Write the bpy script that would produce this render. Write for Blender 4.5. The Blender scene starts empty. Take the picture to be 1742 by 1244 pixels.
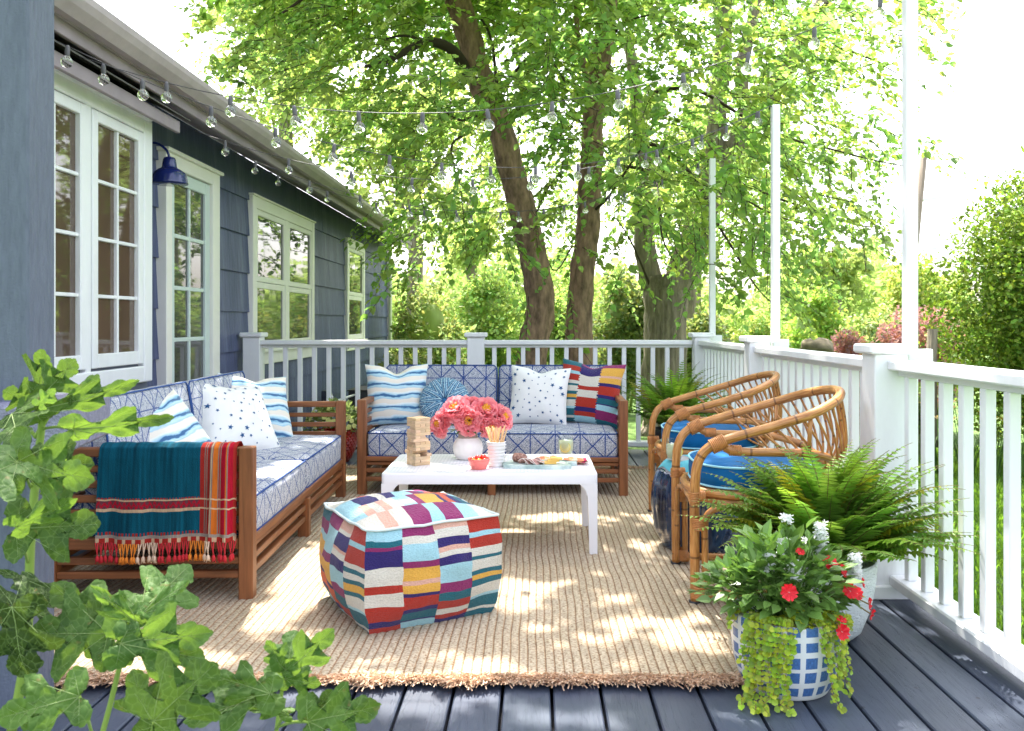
import bpy, math, random
import numpy as np
from mathutils import Vector, Matrix, noise
random.seed(7); RNG = np.random.default_rng(7)
PI = math.pi
# camera model measured from the photograph (pixels of the 1742 x 1244 picture)
F = 1451.0; VX = 900.0; VY = 548.0; H = 1.08
def P(x, y, D): return Vector(((x-VX)/F*D, D, H-(y-VY)/F*D))
def G(x, y, z=0.0): return P(x, y, F*(H-z)/(y-VY))
SC = bpy.context.scene
COL = bpy.data.collections.new('scene_objects'); SC.collection.children.link(COL)

# ------------------------------------------------------------------ objects
def tag(o, label=None, cat=None, group=None, kind=None):
    if label: o['label'] = label
    if cat: o['category'] = cat
    if group: o['group'] = group
    if kind: o['kind'] = kind
    return o
def thing(name, label, cat, loc=(0,0,0), rz=0.0, group=None):
    o = bpy.data.objects.new(name, None); COL.objects.link(o)
    o.empty_display_size = 0.1
    o.location = loc; o.rotation_euler = (0,0,rz)
    return tag(o, label, cat, group)
def dup(root, loc=None, rz=None, label=None, cat=None, parent=None):
    r = root.copy(); COL.objects.link(r)
    if parent is not None: r.parent = parent
    if loc is not None: r.location = loc
    if rz is not None: r.rotation_euler = (0,0,rz)
    if label: r['label'] = label
    if cat: r['category'] = cat
    for ch in list(root.children): dup(ch, parent=r)
    return r

class MB:
    def __init__(s): s.v=[]; s.f=[]; s.m=[]; s.sm=[]; s.uv=[]; s.c=[]
    def add(s, vs, fs, mi=0, smooth=False, uvs=None, cols=None, M=None):
        b = len(s.v)
        if uvs is None: uvs = [(p[0], p[1]) for p in vs]
        if M is not None: vs = [M @ Vector(p) for p in vs]
        s.v.extend([tuple(p) for p in vs]); s.uv.extend(uvs)
        for i, f in enumerate(fs):
            s.f.append(tuple(b+k for k in f)); s.m.append(mi); s.sm.append(smooth)
            s.c.append(cols[i] if cols is not None else (1,1,1))
    def box(s, x0,x1,y0,y1,z0,z1, mi=0, c=0.0, ax=None, M=None, col=(1,1,1)):
        if x0>x1: x0,x1=x1,x0
        if y0>y1: y0,y1=y1,y0
        if z0>z1: z0,z1=z1,z0
        d = (x1-x0, y1-y0, z1-z0)
        if ax is None: ax = max(range(3), key=lambda k: d[k])
        c = min(c, min(d)*0.45)
        lo = (x0,y0,z0); hi = (x1,y1,z1)
        vs = []; fs = []
        if c <= 0:
            for k in range(8): vs.append((x1 if k&1 else x0, y1 if k&2 else y0, z1 if k&4 else z0))
            fs = [(0,2,3,1),(4,5,7,6),(0,1,5,4),(2,6,7,3),(0,4,6,2),(1,3,7,5)]
        else:
            idx = {}
            for k in range(8):
                sg = (1 if k&1 else -1, 1 if k&2 else -1, 1 if k&4 else -1)
                for a in range(3):
                    p = []
                    for q in range(3):
                        e = hi[q] if sg[q]>0 else lo[q]
                        p.append(e if q==a else e - sg[q]*c)
                    idx[(k,a)] = len(vs); vs.append(tuple(p))
            quads = [(0,2,3,1),(4,5,7,6),(0,1,5,4),(2,6,7,3),(0,4,6,2),(1,3,7,5)]
            axf = [2,2,1,1,0,0]
            for qd, a in zip(quads, axf): fs.append(tuple(idx[(k,a)] for k in qd))
            cen = [(x0+x1)/2,(y0+y1)/2,(z0+z1)/2]
            def emit(f):
                p0,p1,p2 = [Vector(vs[i]) for i in f[:3]]
                n = (p1-p0).cross(p2-p0); m = sum((Vector(vs[i]) for i in f), Vector())/len(f) - Vector(cen)
                fs.append(f if n.dot(m) > 0 else tuple(reversed(f)))
            for k in range(8):
                emit((idx[(k,0)],idx[(k,1)],idx[(k,2)]))
                for b in range(3):
                    if not k & (1<<b):
                        k2 = k | (1<<b); o = [a for a in range(3) if a != b]
                        emit((idx[(k,o[0])],idx[(k2,o[0])],idx[(k2,o[1])],idx[(k,o[1])]))
        r1, r2 = random.random()*7, random.random()*7
        o = [a for a in range(3) if a != ax]
        uvs = [(p[ax]+r1, p[o[0]]+p[o[1]]*1.0+r2) for p in vs]
        s.add(vs, fs, mi, False, uvs, [col]*len(fs), M)
    def bar(s, p0, p1, w, h, mi=0, c=0.0, up=(0,0,1), col=(1,1,1)):
        p0 = Vector(p0); p1 = Vector(p1); d = (p1-p0); L = d.length; d.normalize()
        u = Vector(up); x = d.cross(u)
        if x.length < 1e-4: x = d.cross(Vector((1,0,0)))
        x.normalize(); z = x.cross(d)
        M = Matrix(((x[0],d[0],z[0],p0[0]),(x[1],d[1],z[1],p0[1]),(x[2],d[2],z[2],p0[2]),(0,0,0,1)))
        s.box(-w/2,w/2,0,L,-h/2,h/2,mi,c,1,M,col)
    def tube(s, pts, r, seg=8, mi=0, caps=True, smooth=True, col=(1,1,1), jit=0.0, uoff=None):
        pts = [Vector(p) for p in pts]; n = len(pts)
        rr = r if isinstance(r,(list,tuple)) else [r]*n
        t = []
        for i in range(n):
            a = pts[max(0,i-1)]; b = pts[min(n-1,i+1)]; d = b-a
            t.append(d.normalized() if d.length>1e-9 else Vector((0,0,1)))
        nrm = t[0].orthogonal().normalized(); vs=[]; uvs=[]; L=0
        uo = random.random()*5 if uoff is None else uoff
        for i in range(n):
            if i: L += (pts[i]-pts[i-1]).length
            nrm = nrm - t[i]*nrm.dot(t[i]); nrm.normalize(); b = t[i].cross(nrm)
            for k in range(seg):
                a = 2*PI*k/seg; q = rr[i]*(1+jit*(random.random()-.5))
                vs.append(pts[i] + (nrm*math.cos(a)+b*math.sin(a))*q)
                uvs.append((L+uo, k/seg*2*PI*rr[i]))
        fs = []
        for i in range(n-1):
            for k in range(seg):
                k2=(k+1)%seg
                fs.append((i*seg+k, i*seg+k2, (i+1)*seg+k2, (i+1)*seg+k))
        if caps:
            fs.append(tuple(reversed(range(seg)))); fs.append(tuple((n-1)*seg+k for k in range(seg)))
        s.add(vs, fs, mi, smooth, uvs, [col]*len(fs))
    def lathe(s, prof, seg=32, c=(0,0,0), mi=0, smooth=True, fr=None, M=None, cols=None):
        vs=[]; fs=[]; uvs=[]; n=len(prof)
        for i,(r,z) in enumerate(prof):
            for k in range(seg):
                a = 2*PI*k/seg; q = r if fr is None else fr(r,z,a,i)
                vs.append((c[0]+q*math.cos(a), c[1]+q*math.sin(a), c[2]+z)); uvs.append((k/seg, z))
        cl=[]
        for i in range(n-1):
            for k in range(seg):
                k2=(k+1)%seg
                fs.append((i*seg+k,i*seg+k2,(i+1)*seg+k2,(i+1)*seg+k)); cl.append(cols(k/seg,i/(n-1)) if cols else (1,1,1))
        if prof[0][0] > 1e-6: fs.append(tuple(reversed(range(seg)))); cl.append(cols(0,0) if cols else (1,1,1))
        if prof[-1][0] > 1e-6: fs.append(tuple((n-1)*seg+k for k in range(seg))); cl.append(cols(0,1) if cols else (1,1,1))
        s.add(vs, fs, mi, smooth, uvs, cl, M)
    def grid(s, fn, nu, nv, mi=0, smooth=True, colf=None, uvf=None, M=None, flip=False, closeu=False):
        vs=[]; fs=[]; uvs=[]; cl=[]
        for j in range(nv+1):
            for i in range(nu+1):
                u=i/nu; v=j/nv; vs.append(fn(u,v)); uvs.append(uvf(u,v) if uvf else (u,v))
        w = nu+1
        for j in range(nv):
            for i in range(nu):
                f=(j*w+i,j*w+i+1,(j+1)*w+i+1,(j+1)*w+i)
                fs.append(tuple(reversed(f)) if flip else f)
                cl.append(colf((i+.5)/nu,(j+.5)/nv) if colf else (1,1,1))
        s.add(vs, fs, mi, smooth, uvs, cl, M)
    def build(s, name, mats, parent=None, boxuv=False, usecol=False, loc=None, world=False):
        me = bpy.data.meshes.new(name); me.from_pydata(s.v, [], s.f)
        if not isinstance(mats,(list,tuple)): mats=[mats]
        for m in mats: me.materials.append(m)
        me.polygons.foreach_set('material_index', s.m); me.polygons.foreach_set('use_smooth', s.sm)
        uvl = me.uv_layers.new(name='UVMap')
        li = np.zeros(len(me.loops), dtype=np.int32); me.loops.foreach_get('vertex_index', li)
        if boxuv:
            V = np.array(s.v); nn = np.zeros(len(me.polygons)*3); me.polygons.foreach_get('normal', nn); nn = nn.reshape(-1,3)
            cnt = np.array([len(f) for f in s.f]); pid = np.repeat(np.arange(len(s.f)), cnt); ax = np.abs(nn).argmax(1)[pid]
            lv = V[li]; a = np.where(ax==0, lv[:,1], lv[:,0]); b = np.where(ax==2, lv[:,1], lv[:,2])
            uvl.data.foreach_set('uv', np.stack([a,b],1).ravel())
        else:
            uvl.data.foreach_set('uv', np.array(s.uv, dtype=np.float32)[li].ravel())
        if usecol:
            ca = me.color_attributes.new(name='Col', type='FLOAT_COLOR', domain='CORNER')
            cnt = np.array([len(f) for f in s.f]); cc = np.repeat(np.array(s.c, dtype=np.float32), cnt, axis=0)
            ca.data.foreach_set('color', np.concatenate([cc, np.ones((len(cc),1),np.float32)],1).ravel())
        me.update()
        o = bpy.data.objects.new(name, me); COL.objects.link(o)
        if parent is not None:
            o.parent = parent
            if world: o.location = -parent.location
        if loc is not None: o.location = loc
        return o

def bigmesh(name, V, Fq, mat, parent=None, cols=None, world=False, smooth=False):
    """V (n,3), Fq (m,4) quads; cols (m,3) per face"""
    me = bpy.data.meshes.new(name); n=len(V); m=len(Fq); k=Fq.shape[1]
    me.vertices.add(n); me.vertices.foreach_set('co', np.ascontiguousarray(V, dtype=np.float32).ravel())
    me.loops.add(m*k); me.loops.foreach_set('vertex_index', np.ascontiguousarray(Fq, dtype=np.int32).ravel())
    me.polygons.add(m); me.polygons.foreach_set('loop_start', np.arange(0,m*k,k,dtype=np.int32))
    me.polygons.foreach_set('use_smooth', np.full(m, smooth))
    if cols is not None:
        ca = me.color_attributes.new(name='Col', type='FLOAT_COLOR', domain='CORNER')
        cc = np.repeat(np.asarray(cols,np.float32), k, axis=0)
        ca.data.foreach_set('color', np.concatenate([cc, np.ones((len(cc),1),np.float32)],1).ravel())
    me.update(calc_edges=True); me.materials.append(mat)
    o = bpy.data.objects.new(name, me); COL.objects.link(o)
    if parent is not None:
        o.parent = parent
        if world: o.location = -parent.location
    return o

LEAFS = {
 'ovate': np.array([(0,0),(-.30,.22),(-.30,.55),(0,1),(.30,.22),(.30,.55)]),
 'narrow':np.array([(0,0),(-.12,.25),(-.11,.6),(0,1),(.12,.25),(.11,.6)]),
 'pinna': np.array([(0,0),(-.19,.15),(-.15,.6),(0,1),(.19,.15),(.15,.6)]),
 'round': np.array([(0,0),(-.45,.25),(-.42,.72),(0,.95),(.45,.25),(.42,.72)]),
}
def leaves(pos, d, nrm, size, kind='ovate', fold=.25):
    """arrays of leaves: two folded quads each"""
    T = LEAFS[kind]; N=len(pos)
    d = d/np.linalg.norm(d,axis=1,keepdims=True)
    nrm = nrm - d*(nrm*d).sum(1,keepdims=True); nrm = nrm/np.maximum(np.linalg.norm(nrm,axis=1,keepdims=True),1e-6)
    sd = np.cross(d,nrm); out = np.zeros((N,6,3))
    for k in range(6):
        x,y = T[k]; out[:,k] = pos + size[:,None]*(sd*x + d*y + nrm*(abs(x)*fold - .12*y*y))
    b = (np.arange(N)*6)[:,None]
    f1 = b+np.array([0,3,2,1]); f2 = b+np.array([0,4,5,3])
    return out.reshape(-1,3), np.concatenate([f1,f2],0)
def unit(n):
    v = RNG.normal(size=(n,3)); return v/np.linalg.norm(v,axis=1,keepdims=True)
def smoothpts(pts, n=6):
    pts=[Vector(p) for p in pts]; out=[]
    for i in range(len(pts)-1):
        p0=pts[max(0,i-1)];p1=pts[i];p2=pts[i+1];p3=pts[min(len(pts)-1,i+2)]
        for k in range(n):
            t=k/n; out.append(.5*((2*p1)+(p2-p0)*t+(2*p0-5*p1+4*p2-p3)*t*t+(3*p1-p0-3*p2+p3)*t**3))
    out.append(pts[-1]); return out

# ------------------------------------------------------------------ materials
def newmat(name):
    m = bpy.data.materials.new(name); m.use_nodes = True; nt = m.node_tree
    return m, nt, nt.nodes['Principled BSDF']
def N(nt, t, **kw):
    n = nt.nodes.new(t)
    for k,v in kw.items():
        if k.startswith('i_'):
            key = k[2:]; key = int(key) if key.isdigit() else key
            n.inputs[key].default_value = v
        else: setattr(n,k,v)
    return n
def L(nt,a,b): nt.links.new(a,b)
def coords(nt, kind='Object', scale=(1,1,1)):
    tc = N(nt,'ShaderNodeTexCoord'); mp = N(nt,'ShaderNodeMapping'); mp.inputs['Scale'].default_value = scale
    L(nt, tc.outputs[kind], mp.inputs['Vector']); return mp.outputs['Vector']
def mixc(nt, fac, a, b, mode='MIX'):
    n = N(nt,'ShaderNodeMix', data_type='RGBA', blend_type=mode)
    def put(sock,v):
        if isinstance(v,(tuple,list)): sock.default_value = (*v[:3],1)
        elif isinstance(v,(float,int)): sock.default_value = v
        else: L(nt,v,sock)
    put(n.inputs[0],fac); put(n.inputs[6],a); put(n.inputs[7],b); return n.outputs[2]
def ramp(nt, fac, stops, interp='LINEAR'):
    r = N(nt,'ShaderNodeValToRGB'); cr = r.color_ramp; cr.interpolation = interp
    while len(cr.elements)<len(stops): cr.elements.new(0.5)
    for e,(p,c) in zip(cr.elements,stops): e.position=p; e.color=(*c,1) if len(c)==3 else c
    L(nt,fac,r.inputs[0]); return r.outputs[0]
def math_(nt, op, a, b=None, c=None):
    n = N(nt,'ShaderNodeMath', operation=op)
    for i,v in enumerate((a,b,c)):
        if v is None: continue
        if isinstance(v,(float,int)): n.inputs[i].default_value=v
        else: L(nt,v,n.inputs[i])
    return n.outputs[0]
def simple(name, base, rough=.6, var=.0, vscale=4.0, vstretch=(1,1,1), bump=0.0, bscale=30.0, bstretch=(1,1,1), co='Object',
           attr=False, spec=.5, metal=0.0, transl=0.0, tcol=None, coat=0.0, tint=None, sheen=0.0, bdist=.01, trans=0.0):
    m, nt, b = newmat(name)
    b.inputs['Roughness'].default_value = rough; b.inputs['Specular IOR Level'].default_value = spec
    b.inputs['Metallic'].default_value = metal; b.inputs['Coat Weight'].default_value = coat
    b.inputs['Sheen Weight'].default_value = sheen; b.inputs['Transmission Weight'].default_value = trans
    col = None
    if var>0:
        nz = N(nt,'ShaderNodeTexNoise'); nz.inputs['Scale'].default_value=vscale; nz.inputs['Detail'].default_value=6; nz.inputs['Roughness'].default_value=.6
        L(nt, coords(nt,co,vstretch), nz.inputs['Vector'])
        d = tuple(x*(1-var) for x in base); u = tuple(min(1,x*(1+var)) for x in base)
        if tint: u = tint
        col = ramp(nt, nz.outputs['Fac'], [(.3,d),(.7,u)])
    if attr:
        at = N(nt,'ShaderNodeAttribute'); at.attribute_name='Col'
        col = mixc(nt,1.0, col if col is not None else base, at.outputs['Color'],'MULTIPLY')
    if col is None: b.inputs['Base Color'].default_value=(*base,1)
    else: L(nt,col,b.inputs['Base Color'])
    if bump>0:
        nz = N(nt,'ShaderNodeTexNoise'); nz.inputs['Scale'].default_value=bscale; nz.inputs['Detail'].default_value=5
        L(nt, coords(nt,co,bstretch), nz.inputs['Vector'])
        bp = N(nt,'ShaderNodeBump'); bp.inputs['Strength'].default_value=bump; bp.inputs['Distance'].default_value=bdist
        L(nt,nz.outputs['Fac'],bp.inputs['Height']); L(nt,bp.outputs['Normal'],b.inputs['Normal'])
    if transl>0:
        tr = N(nt,'ShaderNodeBsdfTranslucent'); mx = N(nt,'ShaderNodeMixShader'); mx.inputs[0].default_value=transl
        if tcol:
            if attr: L(nt, mixc(nt,1.0,tcol,at.outputs['Color'],'MULTIPLY'), tr.inputs['Color'])
            else: tr.inputs['Color'].default_value=(*tcol,1)
        elif col is not None: L(nt,col,tr.inputs['Color'])
        out = nt.nodes['Material Output']; L(nt,b.outputs[0],mx.inputs[1]); L(nt,tr.outputs[0],mx.inputs[2]); L(nt,mx.outputs[0],out.inputs['Surface'])
    return m

WHITE = simple('white_paint',(.83,.84,.84),.45,var=.06,vscale=5,vstretch=(1,1,.4),bump=.35,bscale=22,bstretch=(1,1,.15))
TRIM = simple('cream_trim',(.86,.84,.78),.5,var=.04,vscale=5,bump=.1,bscale=25)
MINT = simple('mint_door',(.62,.72,.70),.4,var=.03)
NAVYM = simple('navy_enamel',(.012,.022,.13),.2,coat=.5)
EAVE = simple('eave_paint',(.31,.255,.285),.6,var=.14,vscale=5,bump=.1)
GUTTER = simple('gutter_paint',(.42,.35,.37),.5,var=.12,vscale=7,bump=.1)
def wood_mat(name, a, b_, rough=.45, scale=14, co='UV'):
    m, nt, b = newmat(name); b.inputs['Roughness'].default_value=rough
    v = coords(nt,co,(1.2,scale,scale)); nz = N(nt,'ShaderNodeTexNoise'); nz.inputs['Scale'].default_value=3; nz.inputs['Detail'].default_value=8; nz.inputs['Distortion'].default_value=.6
    L(nt,v,nz.inputs['Vector'])
    c = ramp(nt,nz.outputs['Fac'],[(.28,a),(.52,tuple((x+y)/2 for x,y in zip(a,b_))),(.75,b_)])
    L(nt,c,b.inputs['Base Color'])
    bp = N(nt,'ShaderNodeBump'); bp.inputs['Strength'].default_value=.2; bp.inputs['Distance'].default_value=.004
    L(nt,nz.outputs['Fac'],bp.inputs['Height']); L(nt,bp.outputs['Normal'],b.inputs['Normal']); return m
TEAK = wood_mat('eucalyptus_wood',(.135,.046,.014),(.33,.118,.038))
PINE = simple('pine_block',(.62,.45,.28),.6,var=.12,vscale=30,vstretch=(1,1,6),attr=True)
RATTAN = wood_mat('rattan_cane',(.30,.115,.022),(.58,.265,.07),.32,9)
RWRAP = simple('rattan_binding',(.42,.17,.045),.5,var=.25,vscale=60)
BLACK = simple('black_rubber',(.02,.02,.022),.5)
PLAST = simple('white_resin',(.82,.82,.83),.35)
def perf_mat():
    m, nt, b = newmat('white_perforated_resin'); b.inputs['Roughness'].default_value=.35
    v = coords(nt,'Object',(1,1,1)); sp=N(nt,'ShaderNodeSeparateXYZ'); L(nt,v,sp.inputs[0])
    a = math_(nt,'PINGPONG',math_(nt,'MULTIPLY',sp.outputs[0],60.0),.5); c = math_(nt,'PINGPONG',math_(nt,'MULTIPLY',sp.outputs[1],60.0),.5)
    mn = math_(nt,'MULTIPLY',math_(nt,'GREATER_THAN',a,.3),math_(nt,'GREATER_THAN',c,.3))
    L(nt,mixc(nt,mn,(.82,.82,.83),(.60,.62,.64)),b.inputs['Base Color']); return m
PERF = perf_mat()

def rattan_mat():
    m, nt, b = newmat('rattan_cane'); b.inputs['Roughness'].default_value=.34
    v = coords(nt,'UV',(1,1,1)); nz = N(nt,'ShaderNodeTexNoise'); nz.inputs['Scale'].default_value=1; nz.inputs['Detail'].default_value=8; L(nt,coords(nt,'UV',(14,160,1)),nz.inputs['Vector'])
    n2 = N(nt,'ShaderNodeTexNoise'); n2.inputs['Scale'].default_value=7; n2.inputs['Detail'].default_value=5; L(nt,coords(nt,'Object',(1,1,1)),n2.inputs['Vector'])
    c = ramp(nt,nz.outputs['Fac'],[(.28,(.30,.105,.022)),(.5,(.52,.23,.06)),(.74,(.68,.37,.13))])
    c = mixc(nt,.8,c,ramp(nt,n2.outputs['Fac'],[(.3,(.55,.50,.42)),(.65,(1,1,1))]),'MULTIPLY')
    sp=N(nt,'ShaderNodeSeparateXYZ'); L(nt,v,sp.inputs[0]); pp=math_(nt,'PINGPONG',math_(nt,'MULTIPLY',sp.outputs[0],5.2),.5); nd=math_(nt,'LESS_THAN',pp,.022)
    c = mixc(nt,math_(nt,'MULTIPLY',nd,.75),c,(.10,.035,.01)); L(nt,c,b.inputs['Base Color'])
    bp=N(nt,'ShaderNodeBump'); bp.inputs['Strength'].default_value=.5; bp.inputs['Distance'].default_value=.004; L(nt,math_(nt,'ADD',math_(nt,'MULTIPLY',nz.outputs['Fac'],.5),math_(nt,'SMOOTH_MIN',pp,.06,.03)),bp.inputs['Height']); L(nt,bp.outputs['Normal'],b.inputs['Normal']); return m
RATTAN = rattan_mat()
def column_mat():
    m, nt, b = newmat('weathered_blue_column'); b.inputs['Roughness'].default_value=.6
    v = coords(nt,'Object',(38,38,7)); nz=N(nt,'ShaderNodeTexNoise'); nz.inputs['Scale'].default_value=2; nz.inputs['Detail'].default_value=10; nz.inputs['Distortion'].default_value=.4; L(nt,v,nz.inputs['Vector'])
    n2=N(nt,'ShaderNodeTexNoise'); n2.inputs['Scale'].default_value=140; n2.inputs['Detail'].default_value=3; L(nt,coords(nt,'Object',(1,1,1)),n2.inputs['Vector'])
    c = ramp(nt,nz.outputs['Fac'],[(.3,(.080,.097,.135)),(.5,(.096,.115,.158)),(.72,(.112,.133,.180))]); L(nt,c,b.inputs['Base Color'])
    hh = math_(nt,'ADD',nz.outputs['Fac'],math_(nt,'MULTIPLY',n2.outputs['Fac'],.35))
    bp=N(nt,'ShaderNodeBump'); bp.inputs['Strength'].default_value=.7; bp.inputs['Distance'].default_value=.006; L(nt,hh,bp.inputs['Height']); L(nt,bp.outputs['Normal'],b.inputs['Normal']); return m
COLM = column_mat()
STUCCO = simple('rough_lavender_ledge',(.22,.22,.30),.8,var=.25,vscale=60,bump=.9,bscale=160,bdist=.01)
def shingle_mat():
    m, nt, b = newmat('blue_grey_shingle'); b.inputs['Roughness'].default_value=.55
    v = coords(nt,'Object',(40,40,.8)); nz=N(nt,'ShaderNodeTexNoise'); nz.inputs['Scale'].default_value=1.6; nz.inputs['Detail'].default_value=4; L(nt,v,nz.inputs['Vector'])
    v2 = coords(nt,'Object',(5,5,.8)); n2=N(nt,'ShaderNodeTexNoise'); n2.inputs['Scale'].default_value=1.2; n2.inputs['Detail'].default_value=6; L(nt,v2,n2.inputs['Vector'])
    c = ramp(nt,n2.outputs['Fac'],[(.28,(.060,.078,.170)),(.55,(.088,.109,.220)),(.8,(.17,.195,.32))])
    L(nt,mixc(nt,.7,c,ramp(nt,nz.outputs['Fac'],[(.35,(.35,.35,.35)),(.65,(.68,.68,.68))]),'SOFT_LIGHT'),b.inputs['Base Color'])
    wv=N(nt,'ShaderNodeTexWave'); wv.wave_type='BANDS'; wv.bands_direction='Y'; wv.inputs['Scale'].default_value=22; wv.inputs['Distortion'].default_value=1.5; wv.inputs['Detail'].default_value=2
    L(nt,coords(nt,'Object',(1,1,.05)),wv.inputs['Vector'])
    hh = math_(nt,'ADD',nz.outputs['Fac'],math_(nt,'MULTIPLY',wv.outputs['Fac'],.6))
    bp=N(nt,'ShaderNodeBump'); bp.inputs['Strength'].default_value=1.0; bp.inputs['Distance'].default_value=.006; L(nt,hh,bp.inputs['Height']); L(nt,bp.outputs['Normal'],b.inputs['Normal']); return m
SHING = shingle_mat()
ROOFM = simple('asphalt_roof_shingle',(.10,.095,.085),.85,var=.4,vscale=40,bump=.5,bscale=90)
def deck_mat():
    m, nt, b = newmat('painted_deck_boards'); b.inputs['Roughness'].default_value=.42
    nz=N(nt,'ShaderNodeTexNoise'); nz.inputs['Scale'].default_value=2.2; nz.inputs['Detail'].default_value=9; nz.inputs['Distortion'].default_value=1.5; L(nt,coords(nt,'UV',(1.3,16,1)),nz.inputs['Vector'])
    n2=N(nt,'ShaderNodeTexNoise'); n2.inputs['Scale'].default_value=3; n2.inputs['Detail'].default_value=4; L(nt,coords(nt,'Object'),n2.inputs['Vector'])
    c = ramp(nt,n2.outputs['Fac'],[(.3,(.040,.053,.078)),(.7,(.058,.074,.108))])
    at=N(nt,'ShaderNodeAttribute'); at.attribute_name='Col'; c = mixc(nt,1.0,c,at.outputs['Color'],'MULTIPLY')
    vo=N(nt,'ShaderNodeTexVoronoi'); vo.inputs['Scale'].default_value=7; L(nt,coords(nt,'Object',(1,1,1)),vo.inputs['Vector'])
    sp = math_(nt,'LESS_THAN',vo.outputs['Distance'],.045); c = mixc(nt,math_(nt,'MULTIPLY',sp,.8),c,(.012,.012,.016))
    L(nt,c,b.inputs['Base Color'])
    gr = math_(nt,'LESS_THAN',math_(nt,'ABSOLUTE',math_(nt,'SUBTRACT',nz.outputs['Fac'],.47)),.006)
    hh = math_(nt,'SUBTRACT',math_(nt,'MULTIPLY',nz.outputs['Fac'],.5),math_(nt,'MULTIPLY',gr,.5))
    bp=N(nt,'ShaderNodeBump'); bp.inputs['Strength'].default_value=.8; bp.inputs['Distance'].default_value=.004; L(nt,hh,bp.inputs['Height']); L(nt,bp.outputs['Normal'],b.inputs['Normal']); return m
DECKM = deck_mat()
def glass_pane(name,base,rough=.03):
    m, nt, b = newmat(name); b.inputs['Roughness'].default_value=rough; b.inputs['IOR'].default_value=1.55; b.inputs['Specular IOR Level'].default_value=.9
    sp=N(nt,'ShaderNodeTexNoise'); sp.inputs['Scale'].default_value=1.2; L(nt,coords(nt,'Object',(1,1,.25)),sp.inputs['Vector'])
    L(nt,ramp(nt,sp.outputs['Fac'],[(.4,tuple(x*.5 for x in base)),(.6,base)]),b.inputs['Base Color'])
    n2=N(nt,'ShaderNodeTexNoise'); n2.inputs['Scale'].default_value=1.5; L(nt,coords(nt,'Object'),n2.inputs['Vector'])
    bp=N(nt,'ShaderNodeBump'); bp.inputs['Strength'].default_value=.05; bp.inputs['Distance'].default_value=.05; L(nt,n2.outputs['Fac'],bp.inputs['Height']); L(nt,bp.outputs['Normal'],b.inputs['Normal'])
    return m
PANE = glass_pane('window_glass',(.13,.085,.055)); PANE2 = glass_pane('window_glass_grey',(.09,.09,.085))
def clear_glass(name='clear_glass', col=(1,1,1), ior=1.45):
    m, nt, b = newmat(name); b.inputs['Base Color'].default_value=(*col,1); b.inputs['Roughness'].default_value=.02; b.inputs['Transmission Weight'].default_value=1; b.inputs['IOR'].default_value=ior; return m
GLASS = clear_glass()
BULBG = clear_glass('bulb_glass',(.97,.98,1),1.25)
BARK1 = simple('reddish_bark',(.27,.17,.115),.9,var=.6,vscale=16,vstretch=(1,1,.35),bump=1.0,bscale=18,bstretch=(1,1,.3),bdist=.05)
BARK2 = simple('grey_bark',(.23,.19,.14),.9,var=.5,vscale=14,vstretch=(1,1,.12),bump=1.0,bscale=16,bstretch=(1,1,.1),bdist=.08)
TWIG = simple('dark_twig',(.05,.035,.022),.9)
LEAF = simple('tree_leaf',(.125,.225,.05),.5,attr=True,transl=.55,tcol=(.38,.60,.13),spec=.35)
LEAFD = simple('shrub_leaf',(.17,.24,.08),.55,attr=True,transl=.40,tcol=(.38,.50,.14),spec=.3)
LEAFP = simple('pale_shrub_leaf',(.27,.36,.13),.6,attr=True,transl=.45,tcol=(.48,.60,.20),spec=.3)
PINKL = simple('pink_maple_leaf',(.40,.21,.20),.6,attr=True,transl=.35,tcol=(.55,.32,.30),spec=.3)
ARBO = simple('arborvitae_leaf',(.15,.23,.05),.6,attr=True,transl=.3,tcol=(.28,.44,.07),spec=.3)
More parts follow.
